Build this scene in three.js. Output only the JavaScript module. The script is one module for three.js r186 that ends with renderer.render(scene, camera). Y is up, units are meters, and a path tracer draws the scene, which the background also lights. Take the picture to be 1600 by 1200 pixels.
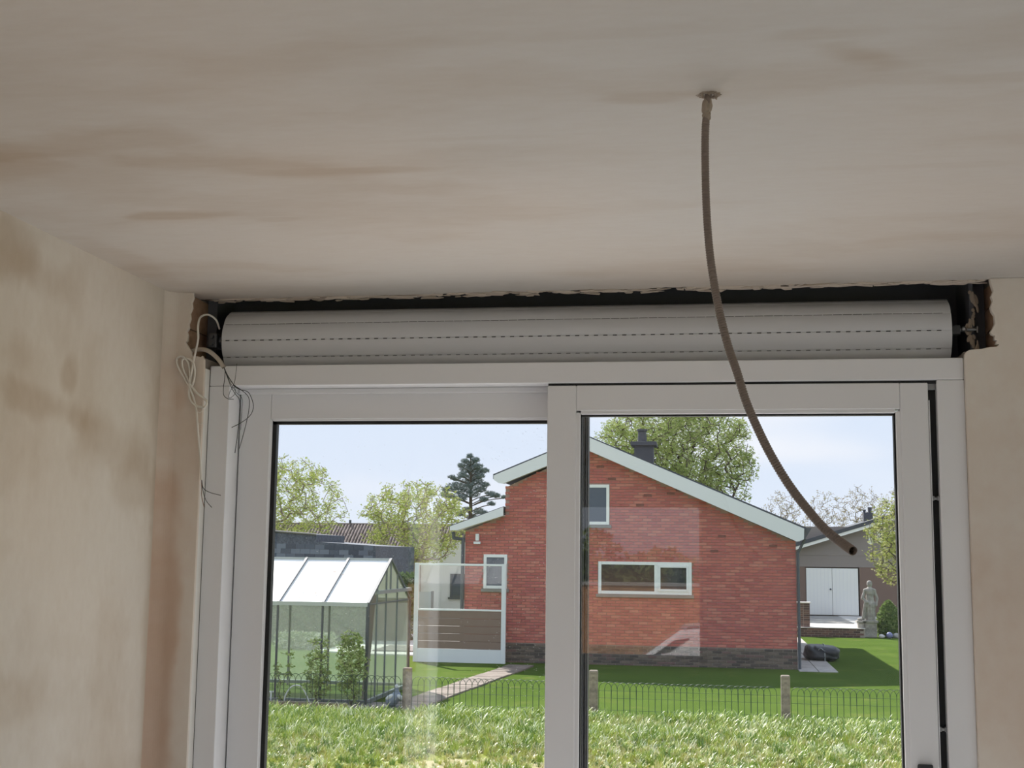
import * as THREE from 'three';
import { RoundedBoxGeometry } from 'three/addons/geometries/RoundedBoxGeometry.js';
import { mergeGeometries } from 'three/addons/utils/BufferGeometryUtils.js';
import { MarchingCubes } from 'three/addons/objects/MarchingCubes.js';

/* ------------------------------------------------------------------ camera, sky, sun, exposure */
const scene = new THREE.Scene();
const renderer = new THREE.WebGLRenderer({ antialias: true });
renderer.toneMapping = THREE.LinearToneMapping;
renderer.toneMappingExposure = 1.0;
renderer.shadowMap.enabled = true;
renderer.shadowMap.type = THREE.PCFSoftShadowMap;

const FOCAL = 1987;                                        // pixels of a 1600 x 1200 frame
const camera = new THREE.PerspectiveCamera(2 * Math.atan(600 / FOCAL) * 180 / Math.PI, 4 / 3, 0.05, 400);
const EYE = new THREE.Vector3(0, 1.6, 4);
// axes of the room (right, up, away) as the lens sees them: turned 9 degrees left, tilted 8 degrees up, rolled 0.7 degrees
const AX = new THREE.Vector3(0.98795983, -0.00839087, -0.15448289);
const AU = new THREE.Vector3(0.01241194, -0.99101074, 0.13320532);
const AD = new THREE.Vector3(0.15421191, 0.13351894, 0.97897466);
camera.position.copy(EYE);
camera.setRotationFromMatrix(new THREE.Matrix4().makeBasis(
  new THREE.Vector3(AX.x, AU.x, -AD.x), new THREE.Vector3(-AX.y, -AU.y, AD.y), new THREE.Vector3(-AX.z, -AU.z, AD.z)));
scene.add(camera);

// seeded random numbers and noise
let seed = 12345;
const reseed = (s) => { seed = s >>> 0; };
const rnd = () => { seed = (seed + 0x6D2B79F5) | 0; let t = Math.imul(seed ^ (seed >>> 15), 1 | seed); t = (t + Math.imul(t ^ (t >>> 7), 61 | t)) ^ t; return ((t ^ (t >>> 14)) >>> 0) / 4294967296; };
const rr = (a, b) => a + (b - a) * rnd();
const hash = (x, y) => { let h = Math.imul(x, 374761393) + Math.imul(y, 668265263); h = Math.imul(h ^ (h >>> 13), 1274126177); return ((h ^ (h >>> 16)) >>> 0) / 4294967296; };
const noise = (x, y) => {
  const i = Math.floor(x), j = Math.floor(y); let u = x - i, v = y - j; u = u * u * (3 - 2 * u); v = v * v * (3 - 2 * v);
  return (hash(i, j) * (1 - u) + hash(i + 1, j) * u) * (1 - v) + (hash(i, j + 1) * (1 - u) + hash(i + 1, j + 1) * u) * v;
};
const fbm = (x, y, n = 4) => { let s = 0, a = 0.5, t = 0; for (let k = 0; k < n; k++) { s += a * noise(x, y); t += a; x = x * 2.03 + 17.1; y = y * 2.03 + 5.7; a *= 0.5; } return s / t; };
const clamp = (x, a = 0, b = 1) => Math.min(b, Math.max(a, x));
const smooth = (a, b, x) => { const t = clamp((x - a) / (b - a)); return t * t * (3 - 2 * t); };
const lerp = (a, b, t) => a + (b - a) * t;

// hazy spring sky: pale at the horizon, bluer overhead, thin cloud everywhere
{
  const W = 1024, H = 512, data = new Float32Array(W * H * 4);
  for (let j = 0; j < H; j++) {
    const el = (j + 0.5) / H * 180 - 90, s = Math.sin(el * Math.PI / 180);
    for (let i = 0; i < W; i++) {
      const az = (i + 0.5) / W * Math.PI * 2, cx = Math.cos(az) * Math.cos(el * Math.PI / 180), cz = Math.sin(az) * Math.cos(el * Math.PI / 180);
      const h = clamp(s), q = 1 / (h + 0.16);
      const cl = smooth(0.42, 0.72, fbm(cx * q * 1.1 + 20, cz * q * 1.7 + 40, 5)) * smooth(0.0, 0.10, s);
      const k = Math.pow(h, 0.6);
      let r = lerp(0.86, 0.50, k), g = lerp(0.93, 0.70, k), b = lerp(1.04, 1.02, k);
      r = lerp(r, 1.02, cl * 0.7); g = lerp(g, 1.03, cl * 0.7); b = lerp(b, 1.07, cl * 0.7);
      if (s < 0) { r = 0.30; g = 0.32; b = 0.28; }
      const o = (j * W + i) * 4; data[o] = r; data[o + 1] = g; data[o + 2] = b; data[o + 3] = 1;
    }
  }
  const sky = new THREE.DataTexture(data, W, H, THREE.RGBAFormat, THREE.FloatType);
  sky.mapping = THREE.EquirectangularReflectionMapping; sky.magFilter = THREE.LinearFilter; sky.needsUpdate = true;
  scene.background = sky;
}
scene.backgroundIntensity = 1.0;

const sun = new THREE.DirectionalLight(new THREE.Color().setRGB(1, 0.955, 0.89), 8.6);   // from behind the neighbour's house, high and to the left
sun.position.set(-0.6 * 40, 1.0 * 40, -0.85 * 40 - 20);
sun.target.position.set(0, 0, -20);
sun.castShadow = true; sun.shadow.radius = 1.5; sun.shadow.mapSize.set(4096, 4096);
Object.assign(sun.shadow.camera, { left: -45, right: 45, top: 45, bottom: -45, near: 1, far: 160 });
scene.add(sun, sun.target);

/* ------------------------------------------------------------------ helpers */
const V = (x, y, z) => new THREE.Vector3(x, y, z);
// a sight line of the photograph, met with a plane of the place: the wall z = const, or the ground y = const
const sight = (px, py) => { const v = V((px - 800) / FOCAL, (py - 600) / FOCAL, 1); return V(v.dot(AX), v.dot(AU), -v.dot(AD)); };
const onZ = (px, py, z) => { const r = sight(px, py); return r.multiplyScalar((z - EYE.z) / r.z).add(EYE); };
const onY = (px, py, y) => { const r = sight(px, py); return r.multiplyScalar((y - EYE.y) / r.y).add(EYE); };

const taken = {};
function numbered(n) { if (!(n in taken)) { taken[n] = 0; return n; } taken[n]++; return n + '_' + String(taken[n]).padStart(3, '0'); }
function part(name, geo, mat, parent) {
  const m = new THREE.Mesh(Array.isArray(geo) ? merge(geo) : geo, mat);
  m.name = parent === scene ? numbered(name) : name; m.castShadow = m.receiveShadow = true; parent.add(m); return m;
}
function tag(o, label, category, group, kind) {
  o.userData.label = label; o.userData.category = category;
  if (group) o.userData.group = group; if (kind) o.userData.kind = kind; return o;
}
function thing(name, label, category, pos, group, kind) {
  const g = new THREE.Group(); g.name = numbered(name); if (pos) g.position.copy(pos); scene.add(g); return tag(g, label, category, group, kind);
}
function structure(name, label, category) { const g = new THREE.Group(); g.name = numbered(name); scene.add(g); return tag(g, label, category, null, 'structure'); }
const strip = (g) => { g = g.index ? g.toNonIndexed() : g; for (const k of Object.keys(g.attributes)) if (!['position', 'normal', 'uv'].includes(k)) g.deleteAttribute(k); g.clearGroups(); return g; };
const merge = (list) => mergeGeometries(list.map(strip), false);
const box = (x0, x1, y0, y1, z0, z1) => new THREE.BoxGeometry(x1 - x0, y1 - y0, z1 - z0).translate((x0 + x1) / 2, (y0 + y1) / 2, (z0 + z1) / 2);
const rbox = (x0, x1, y0, y1, z0, z1, r = 0.003, s = 2) => new RoundedBoxGeometry(x1 - x0, y1 - y0, z1 - z0, s, Math.min(r, (x1 - x0) * 0.49, (y1 - y0) * 0.49, (z1 - z0) * 0.49)).translate((x0 + x1) / 2, (y0 + y1) / 2, (z0 + z1) / 2);
const tube = (pts, r, n = 40, sides = 8, closed = false) => new THREE.TubeGeometry(new THREE.CatmullRomCurve3(pts, closed, 'centripetal'), n, r, sides, closed);
const bar = (a, b, r0, r1 = r0, sides = 6) => { const d = b.clone().sub(a), l = d.length(); const g = new THREE.CylinderGeometry(r1, r0, l, sides, 1); g.translate(0, l / 2, 0); g.applyQuaternion(new THREE.Quaternion().setFromUnitVectors(V(0, 1, 0), d.normalize())); return g.translate(a.x, a.y, a.z); };
// a board of rectangular section from a to b (in a plane z = const): height h below the line a-b, depth from z0 to z1
const poly = (pts, z0, z1, bevel = 0) => { const s = new THREE.Shape(pts.map(([x, y]) => new THREE.Vector2(x, y))); const g = new THREE.ExtrudeGeometry(s, { depth: z1 - z0 - 2 * bevel, bevelEnabled: bevel > 0, bevelSize: bevel, bevelThickness: bevel, bevelOffset: -bevel, bevelSegments: 1 }); return g.translate(0, 0, z0 + bevel); };
function uvBy(g, fn) { if (g.index) g = g.toNonIndexed(); const p = g.attributes.position, n = g.attributes.normal, uv = new Float32Array(p.count * 2); for (let i = 0; i < p.count; i++) { const [u, v] = fn(p.getX(i), p.getY(i), p.getZ(i), n.getX(i), n.getY(i), n.getZ(i)); uv[2 * i] = u; uv[2 * i + 1] = v; } g.setAttribute('uv', new THREE.BufferAttribute(uv, 2)); return g; }
// metres on the face that a normal points away from
const uvMetres = (g, s = 1) => uvBy(g, (x, y, z, a, b, c) => (Math.abs(b) > 0.7 ? [x * s, z * s] : Math.abs(a) > 0.7 ? [z * s, y * s] : [x * s, y * s]));
function picture(W, H, fn, srgb = true) {
  const d = new Uint8Array(W * H * 4);
  for (let j = 0; j < H; j++) for (let i = 0; i < W; i++) { const c = fn((i + 0.5) / W, (j + 0.5) / H), o = (j * W + i) * 4; d[o] = clamp(c[0], 0, 255); d[o + 1] = clamp(c[1], 0, 255); d[o + 2] = clamp(c[2], 0, 255); d[o + 3] = 255; }
  const t = new THREE.DataTexture(d, W, H); t.magFilter = THREE.LinearFilter; t.minFilter = THREE.LinearMipmapLinearFilter; t.generateMipmaps = true;
  t.wrapS = t.wrapT = THREE.MirroredRepeatWrapping; if (srgb) t.colorSpace = THREE.SRGBColorSpace; t.needsUpdate = true; return t;
}
const M = (color, roughness = 0.8, more = {}) => { const m = new THREE.MeshPhysicalMaterial({ color, roughness, ...more }); return m; };
const mix3 = (a, b, t) => [lerp(a[0], b[0], t), lerp(a[1], b[1], t), lerp(a[2], b[2], t)];

/* ------------------------------------------------------------------ materials */
const CEIL = 2.455, LEFT = -1.785, RIGHT = 3.3, BACK = 8, GROUND = -0.85;
// bare gypsum plaster, drying unevenly: the damp parts are browner and have ragged trowelled outlines
// blots: [x, y, rx, ry, strength, lean] in metres on the surface
function plaster(W, H, w, h, x0, y0, dry, damp, blots, stretch, seedShift) {
  return picture(W, H, (u, v) => {
    const x = x0 + u * w, y = y0 + v * h;
    const sx = x * stretch[0], sy = y * stretch[1];
    const warp = (fbm(x * 5 + seedShift, y * 5 + 3, 4) - 0.5);
    let m = 0.34 * smooth(0.42, 0.80, fbm(sx * 1.6 + seedShift, sy * 1.6 + 9 + warp * 0.6, 5));
    for (const [bx, by, rx, ry, s, lean] of blots) {
      const dx = x - bx, dy = y - by - (lean || 0) * dx, q = Math.hypot(dx / rx, dy / ry) + warp * 1.3 + (fbm(sx * 6 + 31, sy * 6 + seedShift, 3) - 0.5) * 0.7;
      m += s * 0.62 * smooth(1.25, 0.40, q);
    }
    const grain = (fbm(sx * 26 + 5, sy * 26 + seedShift, 3) - 0.5) * 0.16 + (noise(x * 240, y * 240) - 0.5) * 0.03;
    const c = mix3(dry, damp, clamp(m + grain, -0.1, 1.1));
    const cool = (fbm(x * 1.1 + 60, y * 1.1 + seedShift, 3) - 0.5) * 18;
    return [c[0] + cool * 0.5, c[1], c[2] - cool * 0.4];
  });
}
const ceilingTex = plaster(1024, 1024, 3.4, 2.9, -1.9, -0.2, [209, 201, 192], [186, 169, 151], [
  [-1.33, 1.56, 0.34, 0.10, 0.75, 0.0], [-1.02, 1.36, 0.30, 0.075, 0.6, -0.3], [-0.72, 1.31, 0.26, 0.03, 0.4], [-1.36, 0.985, 0.16, 0.035, 0.75], [-1.62, 1.45, 0.2, 0.10, 0.5],
  [-1.1, 0.92, 0.06, 0.02, 0.35], [0.26, 1.85, 0.09, 0.06, 0.75, -0.5], [0.18, 1.95, 0.10, 0.03, 0.4], [-0.11, 1.70, 0.10, 0.035, 0.6], [0.0, 1.70, 0.05, 0.03, 0.5], [0.55, 1.72, 0.22, 0.03, 0.3],
  [-0.5, 1.5, 0.25, 0.02, 0.2], [0.45, 1.2, 0.3, 0.02, 0.15], [-0.3, 2.0, 0.4, 0.03, 0.2], [-1.72, 0.5, 0.07, 0.3, 0.4]], [0.9, 3.2], 3);
const leftTex = plaster(1024, 1024, 1.6, 2.5, 0, 0, [220, 211, 199], [187, 169, 148], [
  [1.02, 2.36, 0.20, 0.10, 0.75], [0.85, 2.33, 0.2, 0.07, 0.5], [0.70, 2.08, 0.055, 0.07, 0.85], [0.80, 1.99, 0.30, 0.055, 0.75, 0.1], [0.45, 1.93, 0.28, 0.09, 0.6, 0.15], [0.95, 2.12, 0.09, 0.09, 0.35],
  [0.25, 1.80, 0.15, 0.10, 0.5], [0.06, 1.5, 0.06, 0.8, 0.5], [1.1, 1.6, 0.2, 0.05, 0.5], [0.9, 1.2, 0.3, 0.08, 0.4], [0.35, 1.25, 0.10, 0.3, 0.3], [0.2, 2.3, 0.14, 0.10, 0.25], [0.4, 0.9, 0.4, 0.1, 0.5]], [2.0, 1.2], 11);
const windowWallTex = plaster(1024, 1024, 2.6, 2.6, -1.9, 0, [232, 222, 211], [204, 173, 150], [
  [1.12, 1.2, 0.33, 1.02, 1.7], [1.0, 2.2, 0.05, 0.03, 0.8], [1.08, 2.14, 0.12, 0.10, 0.7], [0.95, 2.3, 0.04, 0.04, 0.3], [-1.72, 1.2, 0.05, 1.0, 0.9], [-1.70, 2.1, 0.035, 0.06, 0.4]], [1.4, 1.0], 23);
const plasterOf = (t, more = {}) => M('#ffffff', 0.92, { map: t, bumpMap: t, bumpScale: 0.0012, specularIntensity: 0.35, ...more });
const MAT = {
  ceiling: plasterOf(ceilingTex), left: plasterOf(leftTex), front: plasterOf(windowWallTex),
  roomPlaster: M('#e9eaed', 0.92), floor: M('#d9dadc', 0.85),
  flake: M('#d2c4b6', 0.95), raw: M('#453733', 0.95), mortar: M('#8f857d', 0.95),
  redClay: M('#ffffff', 0.95, { map: picture(256, 256, (u, v) => { const n = fbm(u * 9, v * 9, 5), k = smooth(0.5, 0.8, fbm(u * 4 + 8, v * 4, 3)); return mix3([150, 116, 92], [192, 160, 138], n * 0.9 + k * 0.3); }) }),
  upvc: M('#ebebee', 0.34, { specularIntensity: 0.8 }), upvcShade: M('#d2d2d1', 0.4), gasket: M('#15171a', 0.6), interlock: M('#3c3f42', 0.45), steel: M('#9a9c9e', 0.35, { metalness: 0.9 }), darkSteel: M('#6a6d73', 0.38, { metalness: 0.6 }),
  slat: M('#d6d7db', 0.42), slot: M('#26282a', 0.8), slotPale: M('#7e8083', 0.7), boxLining: M('#66686f', 0.85), conduit: M('#85776f', 0.55), cementBit: M('#a89a8b', 0.95), cable: M('#e8e3da', 0.5), reveal: M('#ebe8e3', 0.6), sheath: M('#b7ada0', 0.5), wire: M('#22262a', 0.45), wireGrey: M('#4b5356', 0.45), copper: M('#8f5a3a', 0.4, { metalness: 0.6 }),
  glass: M('#ffffff', 0.0, { transmission: 1, thickness: 0, ior: 1.5 }),
};

/* ------------------------------------------------------------------ the room */
const uvCeil = (g) => uvBy(g, (x, y, z) => [(x + 1.9) / 3.4, (z + 0.2) / 2.9]);
const uvLeft = (g) => uvBy(g, (x, y, z) => [z / 1.6, y / 2.5]);
const uvFront = (g) => uvBy(g, (x, y, z) => [(x + 1.9 + z * 0.7) / 2.6, y / 2.6]);

// ceiling: a plaster skin, broken off raggedly along the opened shutter box, under a concrete slab
const brokenEdge = (x) => lerp(-0.072, 0.002, clamp((x + 1.7) / 2.55)) + (fbm(x * 22, 4.2, 4) - 0.5) * 0.030 + (noise(x * 140, 1.1) - 0.5) * 0.006;
{
  const ceiling = structure('ceiling', 'bare beige plastered ceiling with damp streaks and a broken front edge', 'ceiling');
  const pts = [];
  for (let x = -1.735; x <= 0.846; x += 0.0055) pts.push([x, -brokenEdge(x)]);
  const outline = [[LEFT, -0.05], [-1.74, -0.05], ...pts, [0.846, -0.018], [RIGHT, -0.018], [RIGHT, -BACK], [LEFT, -BACK]];
  const skin = poly(outline.map(([x, y]) => [x, y]), 0, 0.012).rotateX(-Math.PI / 2).translate(0, CEIL, 0);
  part('plaster_skin', uvCeil(skin), MAT.ceiling, ceiling);
  part('concrete_slab', [box(LEFT - 0.2, RIGHT + 0.2, CEIL + 0.012, CEIL + 0.25, 0.03, BACK + 0.2)], MAT.mortar, ceiling);
  // the torn underside above the shutter: brown backing that climbs from the plaster's edge into the box
  const pos = [], idx = []; let k = 0;
  for (let x = -1.735; x <= 0.846; x += 0.011, k++) {
    const z = brokenEdge(x), n = () => (hash(k, pos.length) - 0.5) * 0.008;
    pos.push(x, CEIL + 0.004, z + 0.012, x, CEIL + 0.005 + n() * 0.6, z - 0.020 + n(), x, CEIL + 0.012 + n(), z - 0.046 + 2 * n(), x, CEIL + 0.07, z - 0.056);
    if (k) for (let q = 0; q < 3; q++) { const a = (k - 1) * 4 + q, b = k * 4 + q; idx.push(a, b, a + 1, b, b + 1, a + 1); }
  }
  const torn = new THREE.BufferGeometry(); torn.setAttribute('position', new THREE.Float32BufferAttribute(pos, 3)); torn.setIndex(idx); torn.computeVertexNormals();
  torn.setAttribute('uv', new THREE.Float32BufferAttribute(new Float32Array(pos.length / 3 * 2), 2));
  part('torn_backing', torn, MAT.raw, ceiling);
  // crumbs and lips of plaster left hanging along the break
  reseed(77); const crumbs = [];
  for (let i = 0; i < 420; i++) {
    const x = rr(-1.70, 0.84), z = brokenEdge(x); const r = rr(0.003, 0.009);
    const g = new THREE.IcosahedronGeometry(r, 0), p = g.attributes.position; for (let q = 0; q < p.count; q++) { const f = 0.6 + 0.8 * hash(Math.round(p.getX(q) * 1e5), Math.round(p.getY(q) * 1e5) + i); p.setXYZ(q, p.getX(q) * f * rr(2.2, 2.3) * (1 + (i % 3)), p.getY(q) * f * 0.6, p.getZ(q) * f); }
    g.rotateY(rr(-0.4, 0.4)); g.translate(x, CEIL + rr(-0.003, 0.006), z - 0.054 * Math.pow(rnd(), 1.5)); g.computeVertexNormals(); crumbs.push(g);
  }
  const c = part('plaster_crumbs', crumbs, MAT.flake, ceiling); c.userData.kind = 'stuff';
}
{
  const w = structure('wall_left', 'left wall in bare beige plaster with brown damp patches', 'wall');
  const D0 = 3.2, D1 = 4.4, T = 0.22;                       // a glazed door behind the camera lets light in from this side
  const pieces = [box(LEFT - T, LEFT, 0, CEIL, 0.05, D0), box(LEFT - T, LEFT, 2.1, CEIL, D0, D1), box(LEFT - T, LEFT, 0, CEIL, D1, BACK)];
  part('plaster_face', uvLeft(merge(pieces)), MAT.left, w);
}
let windowWall;
{
  const w = windowWall = structure('wall_window', 'plastered window wall with the shutter box torn open above the sliding door', 'wall');
  // left strip of plaster, its top corner hacked away round the box
  const L = [[LEFT, 0], [-1.653, 0], [-1.653, 2.19], [-1.655, 2.228], [-1.662, 2.241], [-1.668, 2.236], [-1.680, 2.240], [-1.698, 2.240], [-1.701, 2.256], [-1.712, 2.270], [-1.722, 2.285], [-1.717, 2.291], [-1.716, 2.311], [-1.720, 2.322], [-1.713, 2.334], [-1.715, 2.348], [-1.709, 2.366], [-1.712, 2.384], [-1.705, 2.402], [-1.708, 2.420], [-1.702, 2.436], [-1.704, CEIL], [LEFT, CEIL]];
  part('plaster_strip', uvFront(poly(L, 0.038, 0.05, 0.0015)), MAT.front, w);
  part('plaster_reveal', uvFront(rbox(-1.6595, -1.6535, 0, 2.20, -0.0005, 0.0385, 0.001)), MAT.reveal, w);
  const cove = [[LEFT - 0.01, -0.06], [LEFT - 0.01, -0.12]]; for (let k = 0; k <= 10; k++) { const a = k / 10 * Math.PI / 2, r = 0.045; cove.push([LEFT + r - r * Math.cos(a), -0.05 - r + r * Math.sin(a)]); } cove.push([LEFT + 0.045, -0.045], [LEFT - 0.01, -0.045]);
  part('corner_cove', uvFront(poly(cove.slice(1), 0, CEIL).rotateX(-Math.PI / 2)), MAT.front, w);
  // right side: ragged edge of the box, rounded corner at the door frame
  const R = [[RIGHT, 0], [RIGHT, CEIL], [0.844, CEIL], [0.846, 2.44], [0.853, 2.415], [0.846, 2.40], [0.850, 2.385], [0.843, 2.365], [0.846, 2.352], [0.853, 2.340], [0.854, 2.315], [0.848, 2.302], [0.840, 2.290], [0.843, 2.282], [0.852, 2.278], [0.850, 2.266], [0.858, 2.262], [0.854, 2.252], [0.863, 2.250], [0.858, 2.244], [0.836, 2.243], [0.815, 2.238], [0.79, 2.236], [0.776, 2.234], [0.768, 2.229], [0.763, 2.220], [0.762, 2.20], [0.762, 0]];
  part('plaster_strip', uvFront(poly(R, -0.004, 0.018, 0.0015)), MAT.front, w);
  // masonry behind, with the fired clay of the cut blocks bare inside the box
  for (const g of [box(LEFT - 0.22, -1.660, 0, 2.235, -0.34, 0.038), box(LEFT - 0.22, -1.734, 2.235, 2.7, -0.34, 0.038), box(0.765, RIGHT + 0.22, 0, 2.232, -0.34, -0.004), box(0.862, RIGHT + 0.22, 2.232, 2.7, -0.34, -0.004),
    box(-1.728, 0.862, 2.54, 2.7, -0.34, 0.03), box(-1.728, 0.862, 2.19, 2.54, -0.34, -0.30)]) part('masonry', g, MAT.mortar, w);
  reseed(5);
  const rough = (g, a) => { g = uvMetres(g, 4); const p = g.attributes.position; for (let i = 0; i < p.count; i++) { const x = p.getX(i), y = p.getY(i), z = p.getZ(i); p.setX(i, x + (fbm(y * 30, z * 30 + x * 9, 3) - 0.5) * a); } g.computeVertexNormals(); return g; };
  const slab = (x0, x1, y0, y1, z0, z1) => new THREE.BoxGeometry(x1 - x0, y1 - y0, z1 - z0, 1, 10, 10).translate((x0 + x1) / 2, (y0 + y1) / 2, (z0 + z1) / 2);
  for (const [y0, y1] of [[2.237, 2.335], [2.340, 2.452]]) part('clay_block', rough(slab(-1.738, -1.726, y0, y1, -0.20, 0.037), 0.006), MAT.redClay, w);
  for (const [y0, y1] of [[2.236, 2.305], [2.310, 2.378], [2.383, 2.450]]) part('clay_block', rough(slab(0.858, 0.868, y0, y1, -0.16, -0.003), 0.006), MAT.redClay, w);
}
{
  // outside skin of the far rooms and walls that the camera cannot see but that close the room
  const r = structure('wall_right', 'right wall of the room, bare plaster round a long glazed opening', 'wall');
  const G0 = 1.6, G1 = 7.0, GT = 2.2;
  part('plaster_face', [box(RIGHT, RIGHT + 0.22, 0, CEIL, 0.0, G0), box(RIGHT, RIGHT + 0.22, GT, CEIL, G0, G1), box(RIGHT, RIGHT + 0.22, 0, CEIL, G1, BACK)], MAT.roomPlaster, r);
  const w3 = structure('window_3', 'white framed glazing along the right wall', 'window');
  for (let i = 0; i < 3; i++) { const a = G0 + (G1 - G0) * i / 3, b = G0 + (G1 - G0) * (i + 1) / 3, x = RIGHT + 0.08;
    part('frame', [rbox(x, x + 0.07, 0.0, GT, a, a + 0.06), rbox(x, x + 0.07, 0.0, GT, b - 0.06, b), rbox(x, x + 0.07, 0.0, 0.06, a + 0.061, b - 0.061), rbox(x, x + 0.07, GT - 0.06, GT, a + 0.061, b - 0.061)], MAT.upvc, w3);
    part('pane', new THREE.PlaneGeometry(b - a - 0.1, GT - 0.1).rotateY(Math.PI / 2).translate(x + 0.035, GT / 2, (a + b) / 2), MAT.glass, w3); }
  const b = structure('wall_back', 'rear wall of the room with a window', 'wall');
  const x0 = -1.35, x1 = -0.05, y0 = 0.62, y1 = 2.13;
  part('plaster_face', [box(LEFT - 0.22, x0, 0, CEIL, BACK, BACK + 0.25), box(x1, RIGHT + 0.22, 0, CEIL, BACK, BACK + 0.25), box(x0, x1, 0, y0, BACK, BACK + 0.25), box(x0, x1, y1, CEIL, BACK, BACK + 0.25)], MAT.roomPlaster, b);
  const f = structure('floor', 'pale screed floor', 'floor');
  part('screed', box(LEFT - 0.22, RIGHT + 0.22, -0.12, 0, -0.34, BACK + 0.25), MAT.floor, f);
  const w2 = structure('window_2', 'white framed window in the rear wall', 'window');
  part('frame', [rbox(x0, x1, y0, y0 + 0.07, BACK + 0.05, BACK + 0.12), rbox(x0, x1, y1 - 0.07, y1, BACK + 0.05, BACK + 0.12), rbox(x0, x0 + 0.07, y0, y1, BACK + 0.05, BACK + 0.12), rbox(x1 - 0.07, x1, y0, y1, BACK + 0.05, BACK + 0.12)], MAT.upvc, w2);
  part('pane', new THREE.PlaneGeometry(x1 - x0 - 0.12, y1 - y0 - 0.12).translate((x0 + x1) / 2, (y0 + y1) / 2, BACK + 0.085), MAT.glass, w2);
  const d2 = structure('door_2', 'glazed door in the left wall', 'door');
  const X = LEFT - 0.12;
  part('frame', [rbox(X, X + 0.07, 0, 2.1, 3.2, 3.28), rbox(X, X + 0.07, 0, 2.1, 4.32, 4.4), rbox(X, X + 0.07, 2.02, 2.1, 3.2, 4.4), rbox(X, X + 0.07, 0, 0.12, 3.2, 4.4)], MAT.upvc, d2);
  part('pane', new THREE.PlaneGeometry(1.06, 1.92).rotateY(Math.PI / 2).translate(X + 0.035, 1.07, 3.8), MAT.glass, d2);
}

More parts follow.
